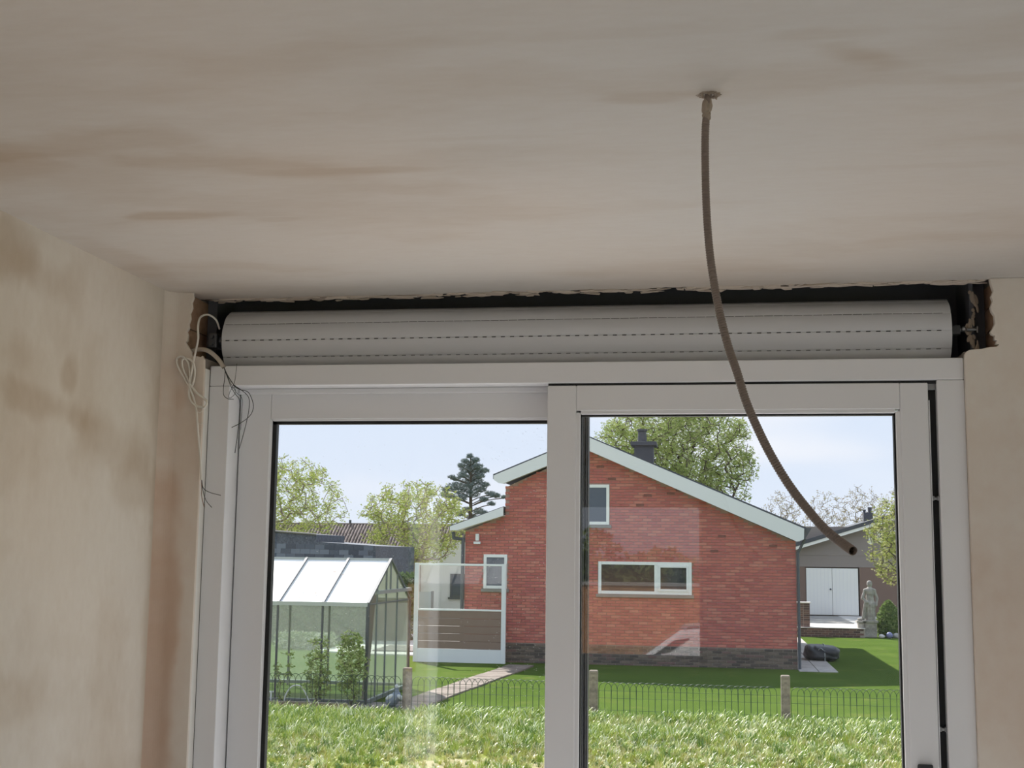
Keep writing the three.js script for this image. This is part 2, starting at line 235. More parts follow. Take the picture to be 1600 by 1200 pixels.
/* ------------------------------------------------------------------ the sliding door */
{
  const d = structure('door_1', 'white sliding patio door, left leaf fixed and right leaf sliding', 'door');
  const P = MAT.upvc, back = -0.16;
  const frame = new THREE.Group(); frame.name = 'outer_frame'; d.add(frame);
  part('head', [rbox(-1.653, 0.762, 2.146, 2.214, back, 0.0, 0.004), box(-1.653, 0.762, 2.15, 2.21, back - 0.04, back + 0.01)], P, frame);
  part('jamb', [rbox(-1.653, -1.582, 0.0, 2.1455, back, 0.0, 0.003)], P, frame);
  part('jamb', [rbox(0.681, 0.762, 0.0, 2.1455, back, 0.0, 0.003)], P, frame);
  part('threshold', [rbox(-1.581, 0.680, 0.0, 0.05, back, -0.001, 0.004)], P, frame);
  part('groove_lining', [box(-0.515, 0.69, 2.136, 2.149, -0.072, -0.012), box(0.640, 0.686, 0.05, 2.146, -0.085, -0.030)], MAT.gasket, frame);
  part('guide_block', rbox(0.657, 0.680, 2.118, 2.140, -0.045, -0.016, 0.002), MAT.steel, frame);
  for (const y of [1.786, 1.104]) part('locking_stud', [new THREE.CylinderGeometry(0.005, 0.005, 0.022, 10).rotateZ(Math.PI / 2).translate(0.670, y, -0.022), rbox(0.660, 0.667, y - 0.007, y + 0.007, -0.028, -0.014, 0.002), rbox(0.675, 0.682, y - 0.007, y + 0.007, -0.028, -0.014, 0.002)], MAT.steel, frame);
  part('edge_strip', [rbox(0.657, 0.660, 0.08, 2.085, -0.030, -0.008, 0.001)], P, frame);

  // fixed leaf, set back behind the sliding one
  const F = new THREE.Group(); F.name = 'fixed_leaf'; d.add(F);
  const zf = -0.094;
  part('stile', [rbox(-1.578, -1.470, 0.05, 2.147, back, zf, 0.003), rbox(-1.480, -1.466, 0.12, 2.046, back + 0.012, zf - 0.006, 0.004)], P, F);
  part('top_rail', [rbox(-1.4695, -0.513, 2.044, 2.147, back, zf - 0.0004, 0.003), rbox(-1.465, -0.513, 2.038, 2.050, back + 0.012, zf - 0.006, 0.004), rbox(-1.581, -0.52, 2.128, 2.1458, zf - 0.02, zf + 0.014, 0.003)], P, F);
  part('bottom_rail', rbox(-1.4695, -0.513, 0.05, 0.14, back, zf - 0.0004, 0.003), P, F);
  part('meeting_stile', [rbox(-0.512, -0.405, 0.05, 2.147, back, -0.076, 0.003)], MAT.interlock, F);
  part('meeting_stile_seal', [rbox(-0.412, -0.394, 0.05, 2.147, -0.150, -0.100, 0.003), rbox(-0.404, -0.398, 0.05, 2.147, -0.10, -0.084, 0.002)], MAT.gasket, F);
  part('gasket', [box(-1.468, -1.452, 0.13, 2.040, -0.132, -0.108), box(-1.468, -0.50, 2.028, 2.040, -0.132, -0.108)], MAT.gasket, F);
  for (const z of [-0.116, -0.132]) part('glass_pane', new THREE.PlaneGeometry(0.99, 1.92).translate(-0.965, 1.08, z), MAT.glass, F);

  // dried droplets and dust on the outside of the fixed pane, thickest towards the meeting stile
  reseed(61); const specks = [];
  for (let i = 0; i < 760; i++) { const x = i < 420 ? -0.53 - Math.pow(rnd(), 1.4) * 0.20 : rr(-1.44, -0.53), y = rr(0.9, 2.02); specks.push(new THREE.CircleGeometry(rr(0.00045, 0.0011), 6).translate(x, y, -0.1335)); }
  const dust = part('dried_droplets', specks, M('#f2f2ee', 0.9), F); dust.userData.kind = 'stuff';
  // sliding leaf
  const S = new THREE.Group(); S.name = 'sliding_leaf'; d.add(S);
  const z0 = -0.072, z1 = -0.006;
  part('stile', [rbox(-0.517, -0.424, 0.03, 2.1385, z0, z1, 0.004), rbox(-0.430, -0.411, 0.12, 2.052, z0 + 0.006, z1 - 0.004, 0.004)], P, S);
  part('stile', [rbox(0.572, 0.656, 0.03, 2.1385, z0, z1, 0.004), rbox(0.559, 0.578, 0.12, 2.052, z0 + 0.006, z1 - 0.004, 0.004)], P, S);
  part('top_rail', [rbox(-0.4238, 0.5718, 2.058, 2.1385, z0, z1 - 0.0003, 0.003), rbox(-0.4105, 0.5585, 2.046, 2.064, z0 + 0.006, z1 - 0.0043, 0.004)], P, S);
  part('bottom_rail', [rbox(-0.4238, 0.5718, 0.03, 0.13, z0, z1 - 0.0003, 0.003)], P, S);
  part('gasket', [box(-0.413, -0.4075, 0.13, 2.05, -0.048, -0.022), box(0.5535, 0.561, 0.13, 2.05, -0.048, -0.022), box(-0.412, 0.56, 2.0405, 2.048, -0.048, -0.022)], MAT.gasket, S);
  for (const z of [-0.030, -0.046]) part('glass_pane', new THREE.PlaneGeometry(0.976, 1.93).translate(0.0735, 1.085, z), MAT.glass, S);
  part('handle', [rbox(0.592, 0.636, 0.78, 1.004, -0.007, 0.006, 0.005), rbox(0.604, 0.624, 0.80, 0.985, 0.03, 0.052, 0.008), rbox(0.606, 0.622, 0.955, 0.985, 0.0, 0.05, 0.006), rbox(0.606, 0.622, 0.80, 0.83, 0.0, 0.05, 0.006)], MAT.interlock, S);
}

/* ------------------------------------------------------------------ shutter box and roller shutter */
{
  // the recess of the roller shutter, lined in black
  const b = windowWall;
  part('recess_back', box(-1.726, 0.860, 2.20, 2.535, -0.298, -0.285), MAT.boxLining, b);
  part('recess_top', box(-1.726, 0.860, 2.522, 2.535, -0.285, -0.04), MAT.boxLining, b);
  part('recess_bottom', box(-1.655, 0.764, 2.196, 2.208, -0.285, -0.20), MAT.boxLining, b);
  part('recess_end', [box(-1.724, -1.690, 2.236, 2.52, -0.285, -0.13)], MAT.boxLining, b);
  part('recess_end', [box(0.800, 0.812, 2.236, 2.52, -0.285, -0.08), box(0.812, 0.857, 2.236, 2.52, -0.285, -0.135)], MAT.boxLining, b);
  reseed(31); const smear = [];                              // plaster smeared down the right end panel
  for (let i = 0; i < 30; i++) { const y = rr(2.24, 2.44), z = -0.075 + rr(-0.003, 0.002); const g = new THREE.IcosahedronGeometry(1, 1); g.scale(rr(0.003, 0.007), rr(0.006, 0.020), 0.003); g.rotateZ(rr(-0.4, 0.4)); g.translate(0.806 + 0.010 * Math.sin(y * 40) + rr(-0.009, 0.009), y, z); smear.push(g); }
  part('plaster_smear', smear, MAT.cementBit, b);
}
{
  const AYS = 2.311, AZS = -0.144, R = 0.110, x0 = -1.631, x1 = 0.738;
  const s = thing('roller_shutter', 'light grey slatted roller shutter rolled up above the sliding door', 'roller shutter', V(0, AYS, AZS));
  const step = 0.0585 / R, first = -0.055;
  for (let k = -4; k < 5; k++) {                             // each slat: a shallow arch with a lip, hooked under the next
    const a0 = first + k * step, n = 9, prof = [];
    for (let i = 0; i <= n; i++) { const t = i / n, a = a0 + 0.004 + t * (step - 0.008), bulge = 0.0016 * Math.sin(Math.PI * t) + (t < 0.06 ? -0.0012 : 0); prof.push([Math.cos(a) * (R + bulge), Math.sin(a) * (R + bulge)]); }
    for (let i = n; i >= 0; i--) { const t = i / n, a = a0 + 0.004 + t * (step - 0.008); prof.push([Math.cos(a) * (R - 0.007), Math.sin(a) * (R - 0.007)]); }
    const sh = new THREE.Shape(prof.map(([z, y]) => new THREE.Vector2(z, y)));
    const g = new THREE.ExtrudeGeometry(sh, { depth: x1 - x0, bevelEnabled: false, curveSegments: 1 }).rotateY(-Math.PI / 2).translate(x1, 0, 0);
    g.applyMatrix4(new THREE.Matrix4().makeScale(1, 1, 1));
    part('slat', g, MAT.slat, s);
  }
  // punched light slots along the joints
  for (let k = -1; k < 2; k++) {
    const a = first + k * step, list = []; const pitch = 0.0304, len = k === 1 ? 0.0275 : 0.0135;
    for (let x = x0 + 0.02; x < x1 - 0.02; x += pitch) list.push(new THREE.BoxGeometry(len, k === 1 ? 0.0014 : 0.0030, 0.004).translate(x, 0, R - 0.0019 + (k === 1 ? 0.0004 : 0)));
    const g = merge(list).rotateX(-a); const m = part('light_slots', g, k < 0 ? MAT.slotPale : MAT.slot, s); m.userData.kind = 'stuff';
  }
  part('inner_roll', new THREE.CylinderGeometry(R - 0.012, R - 0.012, x1 - x0 - 0.006, 40).rotateZ(Math.PI / 2).translate((x0 + x1) / 2, 0, 0), MAT.boxLining, s);
  part('axle', [new THREE.CylinderGeometry(0.018, 0.018, 0.07, 8).rotateZ(Math.PI / 2).translate(x0 - 0.018, 0, 0.05)], MAT.darkSteel, s);
  part('motor_head', [rbox(x0 - 0.062, x0 - 0.028, -0.026, 0.026, 0.03, 0.085, 0.006), new THREE.CylinderGeometry(0.007, 0.007, 0.012, 8).rotateX(Math.PI / 2).translate(x0 - 0.045, 0.012, 0.088), new THREE.CylinderGeometry(0.007, 0.007, 0.012, 8).rotateX(Math.PI / 2).translate(x0 - 0.045, -0.012, 0.088)], MAT.darkSteel, s);
  part('end_bracket', [rbox(x1 + 0.002, x1 + 0.030, -0.014, 0.014, 0.055, 0.083, 0.002)], MAT.interlock, s);
  part('bearing_bolt', [new THREE.CylinderGeometry(0.006, 0.006, 0.055, 10).rotateZ(Math.PI / 2).translate(x1 + 0.055, 0.001, 0.072), new THREE.SphereGeometry(0.0095, 10, 8).translate(x1 + 0.041, 0.002, 0.076), rbox(x1 + 0.078, x1 + 0.083, -0.011, 0.011, 0.062, 0.084, 0.002)], MAT.steel, s);
}

/* ------------------------------------------------------------------ cables */
{
  // corrugated conduit hanging out of the ceiling
  const top = onY(1107, 148, CEIL);
  const t = thing('ceiling_conduit', 'brown corrugated conduit hanging in a curve from the ceiling', 'conduit', top.clone());
  const px = [[1106, 150], [1104, 175], [1102, 207], [1102, 262], [1104, 330], [1109, 395], [1117, 450], [1127, 500], [1139, 545], [1151, 580], [1166, 628], [1184, 670], [1205, 712], [1233, 758], [1261, 795], [1290, 828], [1316, 849], [1333, 861]];
  const zs = (i) => lerp(top.z, 2.02, Math.pow(i / (px.length - 1), 1.6));
  const pts = px.map(([x, y], i) => onZ(x, y, zs(i)).sub(top)); pts[0].set(0, 0.004, 0);
  const curve = new THREE.CatmullRomCurve3(pts, false, 'centripetal'), L = curve.getLength();
  const N = Math.round(L / 0.005 * 6), sides = 12, fr = curve.computeFrenetFrames(N, false), pos = [], idx = [];
  for (let i = 0; i <= N; i++) {
    const c = curve.getPointAt(i / N), s = i / N * L, r = 0.0068 + 0.0009 * Math.cos(s / 0.005 * Math.PI * 2) * (s > 0.06 ? 1 : 0.2);
    for (let q = 0; q < sides; q++) { const a = q / sides * Math.PI * 2; const v = c.clone().addScaledVector(fr.normals[i], Math.cos(a) * r).addScaledVector(fr.binormals[i], Math.sin(a) * r); pos.push(v.x, v.y, v.z); }
    if (i) for (let q = 0; q < sides; q++) { const a = (i - 1) * sides + q, b = (i - 1) * sides + (q + 1) % sides, c2 = i * sides + q, d = i * sides + (q + 1) % sides; idx.push(a, b, c2, b, d, c2); }
  }
  const g = new THREE.BufferGeometry(); g.setAttribute('position', new THREE.Float32BufferAttribute(pos, 3)); g.setIndex(idx); g.computeVertexNormals();
  part('corrugated_tube', g, MAT.conduit, t);
  // plaster stuck to the first centimetres, and the ragged rim of the hole
  reseed(9);
  const lump = (c, r, sy, a) => { const q = new THREE.IcosahedronGeometry(1, 3), p = q.attributes.position; for (let i = 0; i < p.count; i++) { const x = p.getX(i), y = p.getY(i), z = p.getZ(i), f = 1 + (fbm(x * 2.2 + c.y * 90 + 4, y * 2.2 + z * 1.7 + 7, 3) - 0.5) * a; p.setXYZ(i, c.x + x * r * f, c.y + y * sy * f, c.z + z * r * f); } q.computeVertexNormals(); return q; };
  part('plaster_collar', [lump(V(-0.0005, -0.022, 0), 0.0085, 0.020, 0.8), lump(curve.getPointAt(0.034), 0.0095, 0.020, 1.0), lump(curve.getPointAt(0.048), 0.0083, 0.012, 0.9)], MAT.cementBit, t);
  const rim = []; for (let i = 0; i < 16; i++) { const a = i / 16 * Math.PI * 2; rim.push(lump(V(Math.cos(a) * 0.017 * rr(0.7, 1.2), 0.0005, Math.sin(a) * 0.015 * rr(0.7, 1.2)), rr(0.0035, 0.0065), rr(0.002, 0.006), 1.3)); }
  part('broken_rim', rim, MAT.cementBit, t);
}
const along = (list, z) => list.map(([x, y, dz]) => onZ(x, y, z + (dz || 0)));
{
  const base = onZ(303, 545, 0.06);
  const t = thing('motor_cable', 'white motor cable tied in a loop hanging beside the left jamb', 'cable', base);
  const L = (list, z) => along(list, z).map((p) => p.sub(base));
  const run = L([[343, 514, -0.13], [338, 500, -0.11], [326, 492, -0.08], [314, 495, -0.04], [310, 510, -0.005], [309, 530, 0.0], [306, 548], [301, 575], [297, 598], [295, 615], [300, 628], [312, 636], [320, 636], [324, 629], [318, 622], [308, 614], [299, 602], [290, 586], [285, 572], [286, 562], [292, 560], [298, 562], [303, 568], [304, 580], [302, 598], [299, 606], [292, 598], [283, 582], [277, 568], [276, 560], [281, 557], [287, 558], [293, 566], [297, 584], [297, 604], [302, 622], [307, 642], [309, 662], [310, 690], [313, 715], [315, 750]], 0.062);
  run.forEach((p, i) => { p.z += 0.0035 * Math.sin(i * 2.1); });
  part('sheath', tube(run, 0.0034, 260, 8), MAT.cable, t);
  part('tie', tube(L([[307, 641], [311, 645], [315, 643], [316, 636], [312, 634], [306, 638]], 0.066), 0.0011, 30, 5), MAT.cable, t);
  part('tie', tube(L([[309, 660], [313, 663], [317, 660]], 0.066), 0.0011, 16, 5), MAT.cable, t);
  part('wire', tube(L([[315, 749], [318, 763], [327, 769], [345, 774]], 0.062), 0.0011, 20, 5), MAT.wire, t);
  part('wire', tube(L([[315, 749], [317, 766], [322, 782], [331, 793]], 0.062), 0.0011, 20, 5), MAT.wire, t);
  part('wire', tube(L([[315, 749], [315, 765], [315, 775], [319, 792]], 0.062), 0.0011, 20, 5), MAT.copper, t);
}
{
  const base = onZ(302, 549, 0.03);
  const t = thing('supply_conduit', 'beige flexible conduit with black wires drooping over the door head', 'conduit', base);
  const L = (list, z) => along(list, z).map((p) => p.sub(base));
  part('sheath', tube(L([[297, 549, -0.02], [312, 546, -0.012], [325, 548], [336, 556], [344, 565], [350, 574]], 0.045), 0.0074, 40, 12), MAT.sheath, t);
  const W = (list, m = MAT.wire, r = 0.0012, z = 0.048) => part('wire', tube(L(list, z), r, 40, 5), m, t);
  W([[350, 574], [356, 587], [363, 598], [367, 604], [376, 609], [387, 612], [393, 622], [396, 635], [393, 646], [386, 654], [374, 662], [362, 668]]);
  W([[350, 574], [357, 589], [365, 601], [372, 606], [383, 614], [389, 622], [389, 640], [386, 656], [380, 680], [374, 701]]);
  W([[350, 575], [356, 591], [361, 604], [368, 616], [374, 624], [374, 650], [371, 680], [367, 708]]);
  W([[352, 577], [351, 592], [349, 608], [350, 618], [356, 623], [365, 624]]);
  W([[365, 602], [368, 612], [365, 618], [358, 622], [358, 616], [366, 598], [369, 580], [370, 568]], MAT.wireGrey, 0.0009);
  W([[352, 578], [360, 598], [370, 614], [378, 622], [378, 640], [376, 672]], MAT.wireGrey, 0.0009);
}
let SHRUBBERY;

/* ------------------------------------------------------------------ outdoors: ground */
const grassTex = picture(1024, 1024, (u, v) => {
  const x = u * 8, y = v * 8, a = fbm(x * 0.9, y * 0.9, 4), b = fbm(x * 9, y * 9, 3), c = noise(x * 60, y * 60);
  let q = mix3([68, 88, 38], [92, 112, 52], clamp(a * 0.7 + b * 0.4 + (c - 0.5) * 0.5 - 0.1));
  q = mix3(q, [112, 116, 64], smooth(0.62, 0.85, fbm(x * 2.2 + 9, y * 2.2, 4)) * 0.5); return q;
});
const roughTex = picture(1024, 1024, (u, v) => {
  const x = u * 6, y = v * 6, a = fbm(x * 1.3, y * 1.3, 5), b = fbm(x * 12, y * 12, 3);
  return mix3(mix3([122, 130, 72], [150, 154, 88], b), [168, 158, 130], smooth(0.46, 0.62, a + (b - 0.5) * 0.25) * 0.8);
});
const soilTex = picture(512, 512, (u, v) => mix3([98, 92, 90], [150, 144, 140], fbm(u * 30, v * 30, 5)));
const speckle = (a, b, f, s = 512) => picture(s, s, (u, v) => mix3(a, b, clamp(fbm(u * f, v * f, 5) * 1.5 - 0.25 + (noise(u * f * 9, v * f * 9) - 0.5) * 0.25)));
const concreteTex = speckle([150, 146, 142], [186, 182, 176], 14), paleTex = speckle([206, 200, 194], [232, 228, 222], 8), postTex = speckle([112, 102, 94], [160, 148, 134], 20), slateTex = speckle([64, 72, 84], [112, 120, 132], 26);
Object.assign(MAT, {
  lawn: M('#ffffff', 0.95, { map: grassTex, bumpMap: grassTex, bumpScale: 0.03, specularIntensity: 0 }), rough: M('#ffffff', 0.95, { map: roughTex, specularIntensity: 0 }), soil: M('#ffffff', 1, { map: soilTex }),
  concrete: M('#ffffff', 0.9, { map: concreteTex }), pale: M('#ffffff', 0.9, { map: paleTex }), post: M('#ffffff', 0.95, { map: postTex }), slate: M('#ffffff', 0.8, { map: slateTex }),
  fence: M('#2c4638', 0.5), alu: M('#7b8388', 0.45, { metalness: 0.5 }), aluLight: M('#a8b0b2', 0.4, { metalness: 0.4 }), opal: M('#ffffff', 0.6, { transmission: 0.2, thickness: 0 }), filmed: M('#e6efe9', 0.36, { transmission: 1, thickness: 0 }),
  rafter: M('#63686d', 0.6), pathSlab: M('#c9bdb4', 0.9, { map: concreteTex }), fascia: M('#e6e8ea', 0.5), trimWhite: M('#f0f2f0', 0.45), roofDark: M('#4a4e55', 0.8), roofTile: M('#7d6a62', 0.85), darkPane: M('#3b3f42', 0.06, { specularIntensity: 1 }), bluePane: M('#4c5664', 0.06), sill: M('#8d8a86', 0.8), pipe: M('#50555c', 0.5), chimney: M('#55565c', 0.85),
  brickJoint: M('#a88a80', 0.95), plinthJoint: M('#a89e93', 0.95), render: M('#e8ebea', 0.8), boards: M('#8a7468', 0.75), greyWall: M('#8f8783', 0.85), brownBrick: M('#7e6a60', 0.9), stone: M('#ffffff', 0.9, { map: speckle([134, 130, 124], [178, 174, 166], 18) }),
  bark: M('#5b5148', 0.95), barkPale: M('#8d8078', 0.95), cover: M('#23272c', 0.42), plastic: M('#e6e8e6', 0.5),
});
const thinLeaf = (c) => M(c, 0.7, { transmission: 0.35, thickness: 0, side: THREE.DoubleSide, specularIntensity: 0.4 });
MAT.leaf = thinLeaf('#ffffff'); MAT.blade = M('#ffffff', 0.36, { transmission: 0.28, thickness: 0, side: THREE.DoubleSide }); MAT.needle = M('#ffffff', 0.7, { side: THREE.DoubleSide });

const tiled = (g, s) => uvMetres(g, s);
{
  const lawn = structure('ground', 'mown green lawn of the neighbouring garden', 'lawn');
  part('lawn', tiled(box(-120, 120, GROUND - 0.3, GROUND, -200, -15.75), 1 / 8), MAT.lawn, lawn);
  part('rough_ground', tiled(box(-120, 120, GROUND - 0.3, GROUND - 0.005, -15.75, 60), 1 / 6), MAT.rough, lawn);
  const apron = structure('house_terrace', 'pale concrete paving round the foot of this house', 'terrace');
  part('slab', tiled(box(-7, 9, GROUND - 0.1, GROUND + 0.02, -8.2, 22), 0.3), MAT.pale, apron);
}
// slabs: paving, terrace, drive
{
  const p = structure('garden_path', 'pale slab path running across the lawn to the brick house', 'path');
  const a = V(-4.95, 0, -15.9), b = V(-4.22, 0, -24.6), n = 15; reseed(3);
  for (let i = 0; i < n; i++) {
    const t0 = i / n, t1 = (i + 0.94) / n, w = 0.29; const A = a.clone().lerp(b, t0), B = a.clone().lerp(b, t1), j = rr(-0.02, 0.02), dy = rr(0, 0.008);
    const s = new THREE.Shape([new THREE.Vector2(A.x - w + j, -A.z), new THREE.Vector2(A.x + w + j, -A.z), new THREE.Vector2(B.x + w + j, -B.z), new THREE.Vector2(B.x - w + j, -B.z)]);
    part('slab', tiled(new THREE.ExtrudeGeometry(s, { depth: 0.04, bevelEnabled: false }).rotateX(-Math.PI / 2).translate(0, GROUND - 0.015 + dy, 0), 0.4), MAT.pathSlab, p);
  }
  const q = structure('side_path', 'grey paving slabs along the right side of the brick house', 'path');
  for (let i = 0; i < 9; i++) for (let j = 0; j < 2; j++) { const z = -25.0 - i * 1.36; part('slab', tiled(rbox(1.86 + j * 0.42, 1.86 + j * 0.42 + 0.405, GROUND - 0.02, GROUND + 0.018, z - 1.34, z, 0.006, 1), 0.4), MAT.concrete, q); }
  const d = structure('driveway', 'pale concrete drive seen through the greenhouse', 'driveway');
  part('slab', tiled(poly([[-6.4, 26.6], [-6.4, 40], [-11.5, 40], [-10.2, 33], [-9.6, 29.5], [-9.9, 27.2], [-8.2, 26.6]].map(([x, y]) => [x, y]), 0, 0.05).rotateX(-Math.PI / 2).translate(0, GROUND - 0.02, 0), 0.3), MAT.pale, d);
  part('flower_bed', tiled(box(-8.4, -6.5, GROUND - 0.02, GROUND + 0.06, -29.2, -27.4), 1), MAT.soil, d);
  const s = structure('planting_bed', 'grey soil bed along the foot of the greenhouse', 'soil');
  part('soil', tiled(box(-9, -5.0, GROUND - 0.05, GROUND + 0.03, -16.8, -15.75), 1), MAT.soil, s);
  const e = thing('timber_edging', 'weathered board edging in front of the greenhouse bed', 'edging', V(-6.9, GROUND, -15.72));
  part('board', rbox(-1.7, 1.25, -0.02, 0.10, -0.012, 0.012, 0.004), MAT.boards, e);
  part('cap', rbox(-1.7, 1.25, 0.10, 0.125, -0.02, 0.02, 0.004), MAT.post, e);
}
// fence: concrete posts and hooped wire
{
  const zF = -15.9, tops = [[-7.60, -0.19, 'leftmost'], [-4.743, -0.174, ''], [-1.816, -0.137, ''], [1.067, -0.138, ''], [3.95, -0.15, '']];
  const where = ['far left beyond the frame', 'beside the greenhouse', 'half hidden behind the sliding leaf stile', 'alone before the brick house', 'far right'];
  tops.forEach(([x, y], i) => {
    if (i === 0 || i === 4) return;
    const t = thing('fence_post', 'short weathered concrete fence post ' + where[i], 'post', V(x, GROUND, zF), 'concrete fence posts');
    const h = y - GROUND, g = new RoundedBoxGeometry(0.135, h + 0.1, 0.12, 3, 0.022).translate(0, (h + 0.1) / 2 - 0.1, 0);
    part('shaft', tiled(g, 1.5), MAT.post, t);
    for (const f of [0.55, 0.75]) part('staple', new THREE.TorusGeometry(0.008, 0.002, 5, 10).translate(0.03, h * f, 0.062), MAT.steel, t);
  });
  const H = 0.54, w = 0.19, pts = [V(-w / 2, 0, 0), V(-w / 2, H * 0.5, 0), V(-w / 2, H - 0.10, 0)];
  for (let k = 1; k < 8; k++) { const a = Math.PI * (1 - k / 8); pts.push(V(Math.cos(a) * w / 2, H - 0.10 + Math.sin(a) * 0.10, 0)); }
  pts.push(V(w / 2, H - 0.10, 0), V(w / 2, H * 0.5, 0), V(w / 2, 0, 0));
  const hoop = new THREE.TubeGeometry(new THREE.CatmullRomCurve3(pts, false, 'centripetal'), 22, 0.004, 4);
  const names = ['before the greenhouse', 'between the greenhouse and the door stile', 'before the brick gable', 'before the shaded lawn and statue'];
  for (let i = 0; i < 4; i++) {
    const xa = tops[i][0] + 0.08, xb = tops[i + 1][0] - 0.08;
    const t = thing('wire_fence', 'low green hooped wire fence ' + names[i], 'fence', V(xa, GROUND, zF), 'hooped wire fence panels');
    let n = 0; for (let x = w / 2; x < xb - xa - w / 2; x += 0.0955, n++) { const m = part('hoop', hoop, MAT.fence, t); m.position.set(x, (hash(n, i) - 0.5) * 0.012, (n % 2) * 0.008); m.rotation.z = (hash(i, n) - 0.5) * 0.02; }
    for (const y of [0.12, 0.30, 0.41]) part('line_wire', bar(V(-0.008, y, 0.004), V(xb - xa + 0.008, y, 0.004), 0.0022, 0.0022, 4), MAT.fence, t);
  }
}

/* ------------------------------------------------------------------ outdoors: greenhouse */
{
  const xr = -5.56, bay = 0.765, nb = 5, xl = xr - bay * nb, zf = -16.45, zb = -19.35, zr = (zf + zb) / 2, yE = 0.765 - GROUND, yR = 1.485 - GROUND, y0 = 0.06;
  const t = thing('greenhouse', 'aluminium greenhouse with milky white roof panes', 'greenhouse', V(xr, GROUND, zf));
  const X = (i) => -bay * i, dz = zb - zf, mz = dz / 2, r = 0.018;
  MAT.postDark = M('#4a5056', 0.55);
  const beam = (name, a, b, s = r, m = MAT.alu) => { const d = b.clone().sub(a), l = d.length(), g = new THREE.BoxGeometry(s * 2, l, s * 2).translate(0, l / 2, 0).applyQuaternion(new THREE.Quaternion().setFromUnitVectors(V(0, 1, 0), d.normalize())).translate(a.x, a.y, a.z); return part(name, g, m, t); };
  for (const z of [0, dz]) beam('eaves_bar', V(X(nb), yE, z), V(0, yE, z), 0.032, MAT.aluLight);
  beam('ridge_bar', V(X(nb), yR, mz), V(0, yR, mz), 0.028, MAT.aluLight);
  for (const z of [0, dz]) beam('base_bar', V(X(nb), y0, z), V(0, y0, z), 0.03);
  beam('base_bar', V(0, y0, 0), V(0, y0, dz), 0.03);
  for (let i = 0; i <= nb; i++) for (const z of [0, dz]) { beam('post', V(X(i), 0, z), V(X(i), yE, z), i ? 0.015 : 0.024, MAT.postDark); beam('rafter', V(X(i), yE + 0.015, z), V(X(i), yR + 0.015, mz), i ? 0.02 : 0.022, MAT.rafter); }
  for (const f of [0.19, 0.40, 0.67]) { const z = dz * f, y = yE + (yR - yE) * (1 - Math.abs(f - 0.5) * 2); beam('gable_post', V(0, y0, z), V(0, y, z), 0.014); }
  beam('gable_post', V(0, yR, mz), V(0, 1.80, mz), 0.014);
  beam('gable_rail', V(0, yE, 0), V(0, yE, dz), 0.012);
  beam('door_track', V(0.03, 1.80, dz * 0.17), V(0.03, 1.80, dz * 0.97), 0.03, MAT.aluLight);
  const plane = (name, pts, m) => { const g = new THREE.BufferGeometry(); const f = []; for (let i = 1; i < pts.length - 1; i++) f.push(0, i, i + 1); g.setAttribute('position', new THREE.Float32BufferAttribute(pts.flatMap((p) => [p.x, p.y, p.z]), 3)); g.setIndex(f); g.computeVertexNormals(); return part(name, g, m, t); };
  for (let i = 0; i < nb; i++) {
    const a = X(i), b = X(i + 1);
    plane('roof_pane', [V(a, yE, 0.01), V(a, yR, mz), V(b, yR, mz), V(b, yE, 0.01)], MAT.opal);
    plane('roof_pane', [V(a, yE, dz), V(b, yE, dz), V(b, yR, mz), V(a, yR, mz)], MAT.opal);
    for (const z of [0, dz]) plane('wall_pane', [V(a, y0, z), V(a, yE, z), V(b, yE, z), V(b, y0, z)], MAT.filmed);
  }
  const cuts = [0, 0.19, 0.40, 0.67, 1], roofAt = (f) => yE + (yR - yE) * (1 - Math.abs(f - 0.5) * 2);
  for (let k = 0; k < 4; k++) { const f0 = cuts[k], f1 = cuts[k + 1], up = [V(0, roofAt(f0), dz * f0)]; if (f0 < 0.5 && f1 > 0.5) up.push(V(0, yR, mz)); up.push(V(0, roofAt(f1), dz * f1)); plane('gable_pane', [V(0, y0, dz * f0), ...up, V(0, y0, dz * f1)], MAT.filmed); }
  // dead leaves and droppings on the front roof panes
  reseed(41); const bits = []; const slope = Math.atan2(yR - yE, -mz);
  for (let i = 0; i < 26; i++) { const s = rr(0.06, 0.8), x = -rr(0.05, 1.7); const g = new THREE.CircleGeometry(rr(0.006, 0.016), 6); g.scale(1.8, 1, 1); g.rotateZ(rr(0, 3)); g.rotateX(-(Math.PI / 2 - slope)); g.translate(x, yE + (yR - yE) * s + 0.014, mz * s + 0.022); bits.push(g); }
  const lb = part('leaf_litter', bits, MAT.boards, t); lb.userData.kind = 'stuff';
}
{ // tools and things round the greenhouse
  const l = thing('leaning_plank', 'dark plank leaning inside the greenhouse corner', 'plank', V(-5.85, GROUND, -17.4));
  part('board', new RoundedBoxGeometry(0.09, 1.75, 0.03, 2, 0.005).translate(0, 0.875, 0).rotateZ(-0.07), MAT.bark, l);
  const p = onZ(447, 1108, -16.0);
  const h = thing('bed_hoop', 'white plastic cloche hoop arching over the bed', 'hoop', V(-6.62, GROUND, -16.15));
  part('tube', tube([V(-0.21, 0, 0), V(-0.19, 0.16, 0), V(-0.08, 0.31, 0), V(0.05, 0.32, 0), V(0.15, 0.20, 0), V(0.24, 0, 0)], 0.011, 30, 8), MAT.plastic, h);
  part('clip', bar(V(-0.205, 0.02, 0), V(-0.20, 0.07, 0), 0.016, 0.016, 8), MAT.plastic, h);
  const m = thing('plant_marker', 'small white T-shaped plant marker in the bed', 'marker', V(-6.98, GROUND, -15.95));
  part('stem', rbox(-0.011, 0.011, 0, 0.24, -0.008, 0.008, 0.003), MAT.plastic, m);
  part('head', rbox(-0.04, 0.04, 0.225, 0.25, -0.01, 0.01, 0.004), MAT.plastic, m);
  void p;
}
